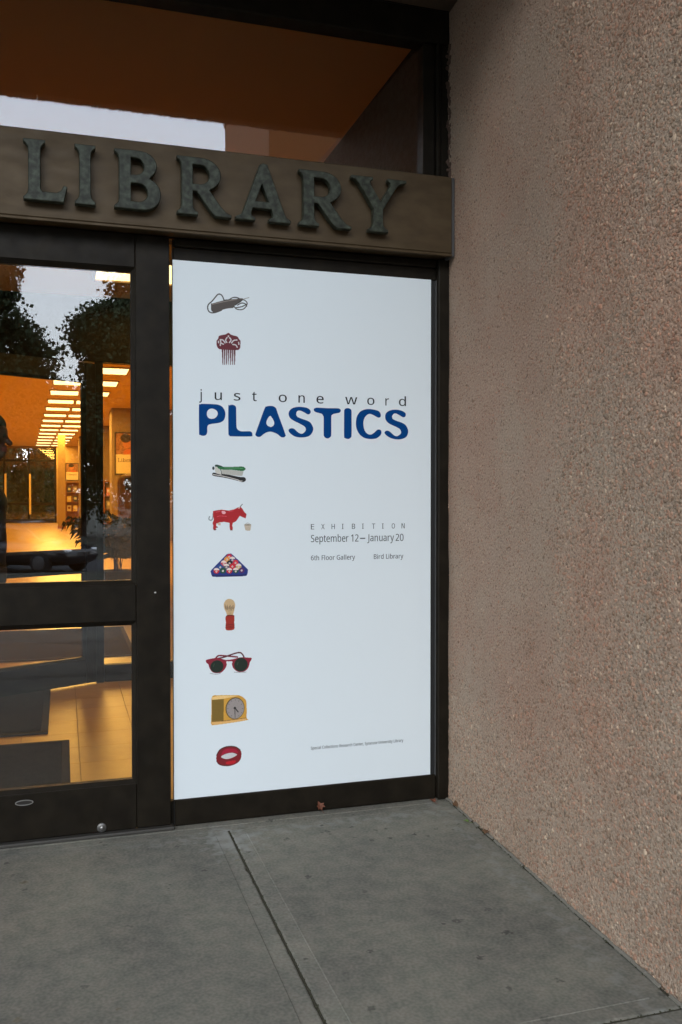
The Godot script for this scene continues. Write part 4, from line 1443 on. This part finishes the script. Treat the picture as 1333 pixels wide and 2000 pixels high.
func wall_poster(label: String, at: Vector3, w: float, h: float, word: String) -> void:
	var t := thing("framed_poster", label, "poster", at, 0.0, "framed posters in the lobby")
	var st := begin()
	add_box(st, Vector3(w * 0.5, 0.015, 0.02), Vector3(w, 0.03, 0.04), 0.004)
	add_box(st, Vector3(w * 0.5, h - 0.015, 0.02), Vector3(w, 0.03, 0.04), 0.004)
	add_box(st, Vector3(0.015, h * 0.5, 0.02), Vector3(0.03, h - 0.062, 0.04), 0.004)
	add_box(st, Vector3(w - 0.015, h * 0.5, 0.02), Vector3(0.03, h - 0.062, 0.04), 0.004)
	part(t, "frame", st.commit(), mat(lin(0.03, 0.02, 0.012), 0.5))
	var img := Image.create(96, 160, false, Image.FORMAT_RGB8)
	var nz := noise(0.07, 3, 301)
	for j in 160:
		for i in 96:
			var c := lin(0.80, 0.68, 0.42)
			if j < 84:
				var v := nz.get_noise_2d(i, j)
				c = lin(0.34 + 0.2 * v, 0.15 + 0.12 * v, 0.06 + 0.04 * v)
				if Vector2((i - 44.0) / 17.0, (j - 38.0) / 22.0).length() < 1.0: c = lin(0.55, 0.20, 0.08)
				if Vector2((i - 40.0) / 21.0, (j - 20.0) / 17.0).length() < 1.0: c = lin(0.04, 0.02, 0.012)
				if Vector2((i - 56.0) / 26.0, (j - 76.0) / 14.0).length() < 1.0: c = lin(0.60, 0.14, 0.03)
			img.set_pixel(i, j, c)
	var m := mat(Color.WHITE, 0.6)
	m.albedo_texture = ImageTexture.create_from_image(img)
	m.texture_repeat = false
	var pl := QuadMesh.new()
	pl.size = Vector2(w - 0.05, h - 0.05)
	part(t, "print", pl, m, Vector3(w * 0.5, h * 0.5, 0.012))
	var tx := begin()
	add_text(tx, word, font(false, true), w * 0.12, w * 0.86, h * 0.30, h * 0.085, 0.002)
	part(t, "print_lettering", tx.commit(), mat(lin(0.10, 0.04, 0.02), 0.7), Vector3(0, 0, 0.0135))

func bookcase(label: String, at: Vector3, w: float, h: float, which: int) -> void:
	var t := thing("bookcase", label, "bookcase", at, 0.0, "wooden bookcases in the lobby")
	bar(t, "side", Vector3(0, 0, -0.30), Vector3(0.04, h, 0.0), M.wood)
	bar(t, "side", Vector3(w - 0.04, 0, -0.30), Vector3(w, h, 0.0), M.wood)
	bar(t, "back", Vector3(0.041, 0, -0.30), Vector3(w - 0.041, h - 0.01, -0.28), M.wood)
	bar(t, "top", Vector3(-0.02, h + 0.001, -0.31), Vector3(w + 0.02, h + 0.04, 0.02), M.wood)
	var rows := ["top", "second", "third", "lowest"]
	var hues := [["cream", Vector3(0.75, 0.62, 0.38)], ["dark blue", Vector3(0.06, 0.07, 0.12)], ["orange", Vector3(0.70, 0.24, 0.05)], ["yellow", Vector3(0.80, 0.58, 0.12)], ["grey", Vector3(0.38, 0.33, 0.26)]]
	for i in 4:
		var y := h - 0.52 - i * 0.50
		if y < 0.05: y = 0.05
		bar(t, "shelf", Vector3(0.042, y - 0.03, -0.278), Vector3(w - 0.042, y, -0.005), M.wood)
		if i == 3: continue
		var count := 3 if which == 1 else 1
		for b in count:
			var hue: Array = hues[(i * 2 + b * 3 + which) % 5]
			var bw := 0.21
			var bx := 0.075 + b * 0.315 if which == 1 else 0.10
			var bk := thing("book", "%s book face out on the %s shelf of the %s bookcase, %s" % [hue[0], rows[i], "back" if which == 1 else "narrow", ["left", "middle", "right"][b] if which == 1 else "on its own"], "book", at + Vector3(bx, y, -0.12), 0.0, "books on the lobby bookcases")
			var cover := mat(lin(hue[1].x, hue[1].y, hue[1].z), 0.5)
			part(bk, "cover", cbox(Vector3(bw, 0.30, 0.035), 0.004), cover, Vector3(bw * 0.5, 0.151, 0.0))
			part(bk, "cover_picture", cbox(Vector3(bw * 0.6, 0.12, 0.002), 0.0004), M.paper if hue[0] != "cream" else M.wood, Vector3(bw * 0.5, 0.18, 0.0187))
			part(bk, "pages", cbox(Vector3(bw - 0.012, 0.302, 0.026), 0.002), M.paper, Vector3(bw * 0.5 + 0.002, 0.1525, 0.0))

func leaf_cloud(parent: Node3D, called: String, lobes: Array, count: int, leaf: float, m: Material, sd: int) -> void:
	var r := RandomNumberGenerator.new()
	r.seed = sd
	var st := begin()
	for i in 30:
		var c := Vector3(r.randfn(0.0, 0.42), r.randfn(0.0, 0.36), r.randfn(0.0, 0.42))
		var b := Basis.from_euler(Vector3(r.randf() * TAU, r.randf() * TAU, r.randf() * TAU))
		var s := r.randf_range(0.20, 0.36)
		var p := [c, c + b * Vector3(s * 0.5, s * 0.45, 0.04), c + b * Vector3(0, s, 0), c + b * Vector3(-s * 0.5, s * 0.45, 0.04)]
		quad(st, p[0], p[1], p[2], p[3], (b * Vector3(0, 0, 1)))
	var mm := MultiMesh.new()
	mm.transform_format = MultiMesh.TRANSFORM_3D
	mm.mesh = st.commit()
	mm.instance_count = count
	var gaps := noise(0.35, 3, sd + 5)
	var i := 0
	while i < count:
		var l: Array = lobes[r.randi() % lobes.size()]
		var d := Vector3(r.randfn(), r.randfn(), r.randfn()).normalized() * pow(r.randf(), 0.38)
		var p: Vector3 = l[0] + d * l[1]
		if gaps.get_noise_3dv(p) < -0.12 + 0.25 * (d.length() - 0.75): continue
		if p.y < 0.25: continue
		var s := leaf * r.randf_range(0.7, 1.35)
		mm.set_instance_transform(i, Transform3D(Basis.from_euler(Vector3(r.randf() * TAU, r.randf() * TAU, r.randf() * TAU)) * Basis.from_scale(Vector3(s, s, s)), p))
		i += 1
	var o := MultiMeshInstance3D.new()
	o.name = called
	o.multimesh = mm
	o.material_override = m
	o.set_meta("kind", "stuff")
	parent.add_child(o, true)

func tree(label: String, at: Vector3, lobes: Array, count: int, sd: int) -> void:
	var t := thing("tree", label, "tree", at, 0.0, "trees across the road")
	var r := RandomNumberGenerator.new()
	r.seed = sd
	var st := begin()
	add_tube(st, [Vector3(0, -0.1, 0), Vector3(0.05, 1.5, 0), Vector3(-0.1, 4.0, 0.1), Vector3(0.1, 7.0, 0), Vector3(0.0, 9.6, 0.1)], 0.34, 0.07, 10)
	for l in lobes:
		var a := Vector3(0, r.randf_range(2.8, 5.0), 0)
		add_tube(st, [a, a.lerp(l[0], 0.5) + Vector3(0, -0.3, 0), l[0]], 0.14, 0.03, 7)
	part(t, "trunk", st.commit(), M.bark)
	leaf_cloud(t, "crown", lobes, count, 0.42, M.leaf_tree, sd)

# ---------------------------------------------------------------- street side, mirrored in the glass
func superellipse(x: float, w: float, y0: float, y1: float, e := 3.2, n := 20) -> Array:
	var out := []
	for k in n:
		var t := TAU * k / n
		var c := cos(t)
		var s := sin(t)
		out.append(Vector3(x, (y0 + y1) * 0.5 + signf(s) * pow(absf(s), 2.0 / e) * (y1 - y0) * 0.5, signf(c) * pow(absf(c), 2.0 / e) * w * 0.5))
	return out

func build_car() -> void:
	var c := thing("parked_car", "dark sedan parked at the kerb, mirrored in the door glass", "car", Vector3(-1.15, -0.752, 23.3), deg_to_rad(38.0))
	var paint := mat(lin(0.012, 0.013, 0.016), 0.3, 0.0)
	paint.clearcoat_enabled = true
	paint.clearcoat = 0.3
	paint.clearcoat_roughness = 0.05
	var rings := []
	for s in [[-2.22, 1.30, 0.42, 0.66], [-2.16, 1.56, 0.30, 0.82], [-1.7, 1.72, 0.22, 0.93], [-0.9, 1.78, 0.20, 0.97], [0.2, 1.78, 0.20, 0.96], [0.9, 1.76, 0.20, 0.94], [1.6, 1.70, 0.22, 0.88], [2.05, 1.54, 0.28, 0.76], [2.16, 1.28, 0.38, 0.64]]:
		rings.append(superellipse(s[0], s[1], s[2], s[3]))
	part(c, "body", loft(rings), paint)
	var cabin := []
	for s in [[-1.55, 1.36, 0.90, 0.98], [-1.2, 1.34, 0.88, 1.20], [-0.75, 1.28, 0.88, 1.40], [0.0, 1.26, 0.88, 1.45], [0.45, 1.28, 0.88, 1.40], [1.0, 1.36, 0.86, 1.10], [1.3, 1.40, 0.84, 0.93]]:
		cabin.append(superellipse(s[0], s[1], s[2], s[3], 3.6))
	part(c, "windows", loft(cabin), mat(lin(0.01, 0.012, 0.014), 0.05))
	var roof := []
	for s in [[-0.95, 1.10, 1.30, 1.335], [-0.7, 1.16, 1.385, 1.425], [0.0, 1.16, 1.435, 1.47], [0.42, 1.14, 1.395, 1.43], [0.6, 1.10, 1.315, 1.345]]:
		roof.append(superellipse(s[0], s[1], s[2], s[3], 4.0))
	part(c, "roof", loft(roof), paint)
	for s in [-1.0, 1.0]:
		part(c, "pillar", tube([Vector3(1.22, 0.92, s * 0.66), Vector3(0.5, 1.40, s * 0.58)], 0.028), paint)
		part(c, "pillar", tube([Vector3(-1.45, 0.94, s * 0.64), Vector3(-0.85, 1.38, s * 0.56)], 0.04), paint)
		part(c, "pillar", tube([Vector3(-0.1, 0.92, s * 0.67), Vector3(-0.1, 1.44, s * 0.60)], 0.03), paint)
		var hl := part(c, "headlight", loft([superellipse(1.98, 0.34, 0.58, 0.72, 3.0, 14), superellipse(2.10, 0.28, 0.59, 0.71, 3.0, 14), superellipse(2.13, 0.20, 0.61, 0.69, 3.0, 14)]), mat(lin(0.85, 0.86, 0.86), 0.08, 0.4), Vector3(0, 0, s * 0.55))
		hl.set_meta("label", "clear headlight")
		part(c, "tail_light", cbox(Vector3(0.08, 0.14, 0.30), 0.03), mat(lin(0.30, 0.01, 0.01), 0.2), Vector3(-2.13, 0.72, s * 0.52))
		part(c, "mirror", loft([superellipse(-0.05, 0.14, -0.05, 0.05, 2.4, 12), superellipse(0.05, 0.18, -0.07, 0.07, 2.4, 12), superellipse(0.09, 0.10, -0.04, 0.04, 2.4, 12)]), paint, Vector3(0.85, 0.98, s * 0.95))
		for x in [-1.36, 1.36]:
			var w := part(c, "wheel", lathe([[0.0, -0.10], [0.21, -0.10], [0.23, -0.10], [0.30, -0.10], [0.315, -0.07], [0.318, 0.0], [0.315, 0.07], [0.30, 0.10], [0.21, 0.10], [0.0, 0.08]], 28), mat(lin(0.015, 0.015, 0.015), 0.85), Vector3(x, 0.318, s * 0.78), Vector3(PI / 2, 0, 0))
			part(w, "rim", lathe([[0.0, 0.0], [0.20, 0.0], [0.205, 0.02], [0.16, 0.028], [0.05, 0.02], [0.0, 0.03]], 20), mat(lin(0.10, 0.10, 0.10), 0.4, 0.6), Vector3(0, s * 0.098, 0), Vector3(0.0 if s > 0 else PI, 0, 0))
	part(c, "grille", cbox(Vector3(0.05, 0.12, 0.62), 0.015), mat(lin(0.01, 0.01, 0.01), 0.5), Vector3(2.14, 0.56, 0))

func build_street() -> void:
	tree("broad leafy tree left of the sky gap mirrored in the door", Vector3(-6.0, -0.76, 31.0), [[Vector3(0.2, 7.8, 0), Vector3(4.8, 2.8, 3.0)], [Vector3(2.9, 7.0, -0.5), Vector3(2.9, 1.9, 2.4)], [Vector3(2.0, 10.4, 0), Vector3(2.7, 2.4, 2.4)], [Vector3(-2.5, 9.4, 0), Vector3(3.2, 2.6, 2.6)], [Vector3(0.6, 4.6, 0), Vector3(5.2, 2.4, 2.8)]], 6500, 211)
	tree("broad leafy tree right of the sky gap mirrored in the door", Vector3(5.4, -0.76, 31.5), [[Vector3(0.4, 7.8, 0), Vector3(4.6, 2.4, 3.0)], [Vector3(-2.8, 8.2, -0.4), Vector3(2.3, 1.1, 2.0)], [Vector3(-0.8, 10.4, 0), Vector3(2.8, 1.9, 2.2)], [Vector3(1.8, 10.0, 0), Vector3(3.2, 2.4, 2.6)], [Vector3(-2.4, 6.9, 0), Vector3(2.2, 0.8, 1.8)], [Vector3(-0.6, 4.4, 0), Vector3(4.6, 2.4, 2.6)]], 6500, 222)
	var pool := get_children().filter(func(o: Node) -> bool: return o.name.begins_with("tree"))
	var blocking_trees := [[-16.5, 30.0, 0.7, "first unseen tree of the row added at left to block low light"], [-25.5, 27.0, 2.1, "second unseen tree of the row added at left to block low light"], [-31.0, 18.0, 3.9, "unseen tree added on the left lawn to block low light, nearer the road"], [-33.0, 8.0, 5.0, "unseen tree added on the left lawn to block low light, nearer the building"]]  # unseen trees, added to block low light from the left
	for i in blocking_trees.size():
		var o: Node3D = pool[i % 2].duplicate()
		o.name = numbered("tree")
		add_child(o)
		o.position = Vector3(blocking_trees[i][0], -0.76 if i < 3 else -0.06, blocking_trees[i][1])
		o.rotation.y = blocking_trees[i][2]
		o.set_meta("label", blocking_trees[i][3])
	var b := thing("brick_building", "plain brown brick tower across the road", "building", Vector3(11.0, -0.76, 45.0))
	var brick := mat(Color.WHITE, 0.9)
	brick.albedo_texture = noise_texture(512, 0.06, lin(0.125, 0.055, 0.018), lin(0.19, 0.088, 0.03), 4, 121)
	world_mapped(brick, Vector3(0.3, 0.3, 0.3))
	bar(b, "wall", Vector3(0, 0, 0), Vector3(16, 28, 14), brick, 0.05)
	bar(b, "parapet", Vector3(-0.1, 28.001, -0.1), Vector3(16.1, 28.5, 14.1), M.aggregate_back, 0.05)
	bar(b, "plinth", Vector3(-0.12, 0, -0.12), Vector3(16.12, 1.2, 14.12), M.aggregate_back, 0.05)
	for i in 7:
		for j in 3:
			var w := bar(b, "window", Vector3(9.0 + j * 2.2, 3.0 + i * 3.4, -0.06), Vector3(10.3 + j * 2.2, 4.6 + i * 3.4, 0.05), M.bronze, 0.02)
			part(w, "window_glazing", cbox(Vector3(1.14, 1.44, 0.02), 0.004), mat(lin(0.02, 0.025, 0.03), 0.08), Vector3(0, 0, -0.06))
	for q in [[-19.0, 46.0, 6.4], [-11.5, 48.0, 6.8], [-4.0, 46.5, 6.2], [1.0, 47.5, 8.8], [-27.0, 47.0, 7.0]]:
		var w := thing("far_tree", ["low dark tree far left beyond the road", "low dark tree second from left beyond the road", "low dark tree beyond the road behind the left broad tree", "low dark tree in the sky gap beyond the road", "low dark tree at the far left end beyond the road"][[-19.0, -11.5, -4.0, 1.0, -27.0].find(q[0])], "tree", Vector3(q[0], -0.76, q[1]), 0.0, "low trees beyond the road")
		part(w, "trunk", tube([Vector3(0, -0.1, 0), Vector3(0.1, 2.0, 0), Vector3(-0.1, 4.5, 0.1)], 0.25, 0.06), M.bark)
		leaf_cloud(w, "crown", [[Vector3(0, 3.2, 0), Vector3(4.6, 3.0, 2.4)], [Vector3(-1.6, q[2] - 2.2, 0), Vector3(2.6, 2.2, 2.0)], [Vector3(1.8, q[2] - 2.4, 0), Vector3(2.8, 2.2, 2.0)]], 1500, 0.55, M.leaf_tree, int(q[0] * 3) + 500)
	build_car()

# ---------------------------------------------------------------- a person in the vestibule, walking to the right
func build_person() -> void:
	var p := thing("person", "person in dark clothes at the left edge, walking inside the vestibule", "person", Vector3(-0.394, 0.0, -1.02))
	var V := func(x: float, y: float, z: float) -> Vector3: return Vector3(x, y, z)
	var bones := [
		[V.call(0.0, 0.98, 0.0), V.call(0.0, 1.12, 0.0), 0.125, 0.120], [V.call(0.0, 0.96, 0.08), V.call(0.0, 0.96, -0.08), 0.110, 0.110],
		[V.call(0.0, 1.12, 0.04), V.call(0.015, 1.32, 0.06), 0.110, 0.115], [V.call(0.0, 1.12, -0.04), V.call(0.015, 1.32, -0.06), 0.110, 0.115],
		[V.call(0.005, 1.40, 0.13), V.call(0.005, 1.40, -0.13), 0.070, 0.070], [V.call(0.0, 1.42, 0.0), V.call(0.02, 1.53, 0.0), 0.062, 0.054],
		# left leg (to the viewer) ahead, right leg behind
		[V.call(0.0, 0.93, 0.09), V.call(0.02, 0.50, 0.10), 0.088, 0.060], [V.call(0.02, 0.50, 0.10), V.call(-0.12, 0.09, 0.10), 0.060, 0.042], [V.call(-0.14, 0.045, 0.10), V.call(0.03, 0.032, 0.11), 0.045, 0.032],
		[V.call(0.0, 0.93, -0.09), V.call(-0.06, 0.50, -0.10), 0.088, 0.060], [V.call(-0.06, 0.50, -0.10), V.call(-0.30, 0.13, -0.10), 0.060, 0.042], [V.call(-0.32, 0.09, -0.10), V.call(-0.18, 0.036, -0.11), 0.043, 0.032],
		# arms
		[V.call(0.0, 1.40, 0.175), V.call(-0.07, 1.12, 0.21), 0.055, 0.043], [V.call(-0.07, 1.12, 0.21), V.call(-0.03, 0.87, 0.22), 0.043, 0.030],
		[V.call(0.0, 1.40, -0.175), V.call(-0.05, 1.12, -0.21), 0.055, 0.043], [V.call(-0.05, 1.12, -0.21), V.call(-0.02, 0.87, -0.22), 0.043, 0.030],
	]
	var cloth := func(v: Vector3) -> Color:
		if v.y > 1.475: return Color(0.12, 0.065, 0.042)
		if v.y < 0.07: return Color(0.02, 0.018, 0.016)
		return Color(0.022, 0.023, 0.027) if v.y > 0.94 else Color(0.018, 0.018, 0.024)
	var m := mat(Color.WHITE, 0.85)
	m.vertex_color_use_as_albedo = true
	var skin := func(_v: Vector3) -> Color: return Color(0.12, 0.065, 0.042)
	# body, head and hands become one surface
	var st := begin()
	st.append_from(body_mesh(bones, 0.014, 0.05, cloth), 0, Transform3D())
	var h := Vector3(0.035, 1.645, 0.0)
	var head := [[h + Vector3(-0.02, 0.03, 0), h + Vector3(0.015, 0.025, 0), 0.088, 0.082], [h + Vector3(0.02, -0.03, 0), h + Vector3(0.045, -0.065, 0), 0.062, 0.040], [h + Vector3(0.045, -0.085, 0), h + Vector3(0.055, -0.088, 0), 0.022, 0.020],
		[h + Vector3(0.088, 0.008, 0), h + Vector3(0.112, -0.026, 0), 0.008, 0.013], [h + Vector3(0.080, 0.035, 0.03), h + Vector3(0.080, 0.035, -0.03), 0.014, 0.014],
		[h + Vector3(0.082, -0.050, 0.014), h + Vector3(0.082, -0.050, -0.014), 0.011, 0.011], [h + Vector3(0.080, -0.064, 0.012), h + Vector3(0.080, -0.064, -0.012), 0.011, 0.011],
		[h + Vector3(-0.005, 0.02, 0.085), h + Vector3(-0.012, -0.02, 0.083), 0.014, 0.010], [h + Vector3(-0.005, 0.02, -0.085), h + Vector3(-0.012, -0.02, -0.083), 0.014, 0.010],
		[h + Vector3(-0.02, -0.05, 0), h + Vector3(-0.02, -0.13, 0), 0.056, 0.054]]
	var face := func(v: Vector3) -> Color:
		var q := v - h
		for s in [-1.0, 1.0]:
			if q.distance_to(Vector3(0.084, 0.012, s * 0.032)) < 0.013: return Color(0.03, 0.02, 0.015)
		if absf(q.y + 0.057) < 0.010 and q.x > 0.075: return Color(0.26, 0.09, 0.07)
		return Color(0.12, 0.065, 0.042)
	st.append_from(body_mesh(head, 0.0045, 0.022, face), 0, Transform3D())
	for a in [[Vector3(-0.03, 0.87, 0.22), Vector3(0.02, -0.10, 0.0), 1.0], [Vector3(-0.02, 0.87, -0.22), Vector3(0.02, -0.10, 0.0), -1.0]]:
		var w: Vector3 = a[0]
		var d: Vector3 = a[1]
		var across := Vector3(d.y, -d.x, 0).normalized()
		var out := Vector3(0, 0, a[2])
		var hand := [[w, w + d * 0.55, 0.024, 0.026], [w + d * 0.4 - across * 0.018, w + d * 0.9 - across * 0.024, 0.016, 0.013], [w + d * 0.4 + across * 0.018, w + d * 0.9 + across * 0.024, 0.016, 0.013]]
		for f in 4:
			var b := w + d * (0.92 - 0.04 * absf(f - 1.4)) + across * (f - 1.5) * 0.019
			var l: float = [0.070, 0.078, 0.072, 0.056][f]
			var m1 := b + d.normalized() * l * 0.5 - out * 0.004
			hand.append([b, m1, 0.009, 0.0085])
			hand.append([m1, m1 + (d.normalized() * 0.8 - out * 0.6).normalized() * l * 0.5, 0.0085, 0.007])
		hand.append([w + d * 0.35 - across * 0.02, w + d * 0.75 - across * 0.052 - out * 0.012, 0.012, 0.010])
		hand.append([w + d * 0.75 - across * 0.052 - out * 0.012, w + d * 1.05 - across * 0.055 - out * 0.024, 0.010, 0.008])
		st.append_from(body_mesh(hand, 0.004, 0.008, skin), 0, Transform3D())
	part(p, "body", st.commit(), m)
	var hair := [[h + Vector3(-0.035, 0.045, 0), h + Vector3(0.015, 0.058, 0), 0.092, 0.075], [h + Vector3(-0.05, 0.01, 0.03), h + Vector3(-0.055, -0.045, 0.02), 0.058, 0.045], [h + Vector3(-0.05, 0.01, -0.03), h + Vector3(-0.055, -0.045, -0.02), 0.058, 0.045], [h + Vector3(0.03, 0.070, 0.02), h + Vector3(0.062, 0.062, 0.0), 0.040, 0.026]]
	var dark := func(_v: Vector3) -> Color: return Color(0.012, 0.010, 0.008)
	part(p, "hair", body_mesh(hair, 0.006, 0.03, dark), m)

func leaf_shape(size: float, m: Material, parent: Node3D, rot: Vector3, at: Vector3, curl := 0.25) -> void:
	var st := begin()
	var pts := []
	for t in [[0.0, 0.0], [0.18, 0.22], [0.42, 0.20], [0.34, 0.42], [0.46, 0.60], [0.20, 0.66], [0.0, 1.0], [-0.20, 0.66], [-0.46, 0.60], [-0.34, 0.42], [-0.42, 0.20], [-0.18, 0.22]]:
		pts.append(Vector3(t[0], t[1], curl * (t[0] * t[0] * 2.0 - t[1] * 0.3)) * size)
	var mid := Vector3(0, 0.42, -curl * 0.12) * size
	for k in pts.size():
		var b: Vector3 = pts[(k + 1) % pts.size()]
		tri(st, mid, pts[k], b, (pts[k] - mid).cross(b - mid).normalized())
	part(parent, "blade", st.commit(), m, at, rot)
	part(parent, "leaf_stalk", tube([Vector3(0, 0, 0), Vector3(0.04, -0.22, 0.05) * size, Vector3(0.02, -0.42, 0.12) * size], 0.0009, 0.0006, 5), m, at, rot)

func build_leaves() -> void:
	var orange := mat(lin(0.13, 0.04, 0.018), 0.7)
	var brown := mat(lin(0.11, 0.055, 0.025), 0.8)
	var green := mat(lin(0.10, 0.16, 0.04), 0.7)
	var a := thing("fallen_leaf", "orange dry leaf leaning on the rail below the poster", "leaf", Vector3(1.058, -0.002, 0.032), 0.0, "fallen leaves")
	leaf_shape(0.042, orange, a, Vector3(-0.35, 0.2, 0.25), Vector3(0, 0.010, 0), 0.5)
	var b := thing("fallen_leaf", "small green leaf scrap at the foot of the concrete wall", "leaf", Vector3(1.602, 0.0, 0.345), 0.0, "fallen leaves")
	leaf_shape(0.030, green, b, Vector3(-1.25, 0.8, 0), Vector3(0, 0.006, 0), 0.5)
	var c := thing("fallen_leaf", "curled brown leaf at the wall foot, nearest the viewer", "leaf", Vector3(1.603, 0.0, 0.48), 0.0, "fallen leaves")
	leaf_shape(0.040, brown, c, Vector3(-1.2, -1.1, 0), Vector3(0, 0.006, 0), 0.6)
	var d := thing("fallen_leaf", "crumpled red brown leaf in the corner beside the door jamb", "leaf", Vector3(1.566, -0.003, 0.075), 0.0, "fallen leaves")
	leaf_shape(0.034, orange, d, Vector3(-1.1, 0.4, 0), Vector3(0, 0.006, 0), 0.6)
	var e := thing("fallen_leaf", "rust coloured leaf wedged between wall and jamb", "leaf", Vector3(1.632, -0.003, 0.16), 0.0, "fallen leaves")
	leaf_shape(0.040, brown, e, Vector3(-0.9, -0.5, 0.3), Vector3(0, 0.008, 0), 0.6)

const PLASTICS := [
	[[106, 1621, 110, 1627, 120, 1630, 164, 1630, 187, 1628, 204, 1619, 214, 1601, 215, 1584, 209, 1566, 194, 1555, 175, 1551, 154, 1548, 144, 1544, 140, 1536, 140, 1515, 136, 1504, 128, 1499, 117, 1499, 109, 1504, 106, 1510], [160, 1612, 173, 1608, 182, 1599, 183, 1587, 174, 1574, 160, 1569, 146, 1572, 139, 1582, 139, 1597, 147, 1608]],
	[[228, 1620, 233, 1627, 243, 1630, 253, 1628, 260, 1621, 261, 1602, 262, 1544, 266, 1529, 279, 1521, 303, 1521, 320, 1521, 328, 1515, 329, 1505, 322, 1500, 240, 1499, 233, 1504, 228, 1513]],
	[[382, 1619, 390, 1627, 404, 1630, 419, 1629, 431, 1621, 439, 1599, 471, 1514, 472, 1505, 465, 1499, 453, 1500, 439, 1511, 425, 1518, 407, 1522, 389, 1518, 376, 1510, 364, 1500, 352, 1499, 344, 1504, 343, 1512, 354, 1543], [405, 1589, 415, 1579, 423, 1562, 421, 1549, 413, 1542, 403, 1542, 393, 1548, 389, 1557, 393, 1573]],
	[[581, 1617, 583, 1608, 577, 1600, 568, 1600, 557, 1606, 542, 1613, 528, 1614, 520, 1606, 519, 1596, 526, 1586, 542, 1580, 565, 1573, 581, 1565, 592, 1548, 594, 1533, 585, 1515, 569, 1504, 542, 1500, 516, 1503, 496, 1514, 486, 1526, 488, 1534, 498, 1538, 510, 1536, 522, 1525, 538, 1516, 550, 1518, 561, 1530, 560, 1542, 550, 1551, 530, 1561, 504, 1573, 490, 1585, 486, 1601, 492, 1615, 506, 1625, 530, 1630, 554, 1629, 571, 1625]],
	[[597, 1622, 601, 1626, 614, 1629, 658, 1628, 704, 1629, 714, 1626, 718, 1619, 713, 1611, 702, 1608, 685, 1604, 677, 1598, 675, 1587, 675, 1518, 672, 1506, 665, 1500, 658, 1498, 648, 1501, 643, 1507, 641, 1518, 641, 1583, 638, 1596, 630, 1604, 609, 1609, 599, 1614]],
	[[734, 1622, 740, 1629, 750, 1631, 759, 1629, 766, 1622, 767, 1605, 767, 1517, 763, 1504, 755, 1498, 746, 1498, 737, 1502, 733, 1512, 733, 1604]],
	[[899, 1614, 902, 1603, 898, 1595, 889, 1594, 876, 1600, 862, 1607, 848, 1609, 835, 1602, 824, 1586, 821, 1567, 824, 1544, 833, 1527, 847, 1519, 860, 1520, 872, 1528, 884, 1539, 894, 1542, 902, 1538, 905, 1528, 900, 1517, 884, 1504, 866, 1500, 843, 1500, 821, 1506, 802, 1521, 790, 1543, 787, 1568, 791, 1594, 804, 1615, 823, 1626, 847, 1630, 870, 1628, 890, 1623]],
	[[1017, 1617, 1019, 1608, 1015, 1600, 1005, 1599, 993, 1605, 977, 1613, 965, 1614, 956, 1606, 954, 1597, 960, 1588, 977, 1581, 1001, 1574, 1019, 1563, 1029, 1546, 1030, 1530, 1023, 1514, 1009, 1505, 985, 1500, 957, 1503, 935, 1512, 921, 1524, 920, 1531, 927, 1537, 937, 1537, 947, 1531, 963, 1518, 975, 1514, 987, 1518, 996, 1527, 996, 1538, 987, 1549, 967, 1558, 941, 1569, 926, 1583, 922, 1600, 927, 1615, 941, 1625, 961, 1630, 985, 1630, 1005, 1625]]
]

func _ready() -> void:
	rng.seed = 1
	# camera
	var cam := Camera3D.new()
	cam.name = "camera"
	cam.fov = 59.55
	cam.near = 0.05
	cam.far = 1000.0
	cam.position = Vector3(0.0, 1.35, 3.705)
	cam.rotation = Vector3(deg_to_rad(-0.918), deg_to_rad(-17.287), 0.0)
	add_child(cam)
	cam.current = true
	# sky and exposure: late overcast afternoon
	var we := WorldEnvironment.new()
	we.name = "environment"
	var env := Environment.new()
	env.background_mode = Environment.BG_SKY
	var sky := Sky.new()
	var sm := ProceduralSkyMaterial.new()
	sm.sky_top_color = lin(0.44, 0.56, 0.76)
	sm.sky_horizon_color = lin(0.89, 0.95, 0.99)
	sm.sky_curve = 0.42
	sm.ground_bottom_color = lin(0.10, 0.10, 0.09)
	sm.ground_horizon_color = lin(0.30, 0.30, 0.30)
	sm.sun_angle_max = 1.0
	sky.sky_material = sm
	env.sky = sky
	env.background_energy_multiplier = 4.15
	env.tonemap_mode = Environment.TONE_MAPPER_LINEAR
	env.tonemap_exposure = 1.17
	env.sdfgi_enabled = true
	env.ssao_enabled = true
	env.ssil_enabled = true
	we.environment = env
	add_child(we)
	# the last of the sun through cloud, from beyond the street on the left
	var sun := DirectionalLight3D.new()
	sun.name = "sun"
	sun.light_energy = 0.42
	sun.light_color = Color(1.0, 0.97, 0.93)
	sun.light_angular_distance = 35.0
	sun.shadow_enabled = true
	sun.sky_mode = DirectionalLight3D.SKY_MODE_LIGHT_ONLY
	add_child(sun)
	sun.look_at_from_position(Vector3(-6, 6.8, 9), Vector3.ZERO)
	make_materials()
	concrete_images()
	M.steel_dull = mat(lin(0.10, 0.10, 0.10), 0.45, 0.4)
	M.aggregate_back = mat(lin(0.36, 0.28, 0.225), 0.95)
	build_ground()
	build_shell()
	build_wing_wall()
	build_entrance()
	build_poster()
	build_interior()
	build_street()
	build_person()
	build_leaves()
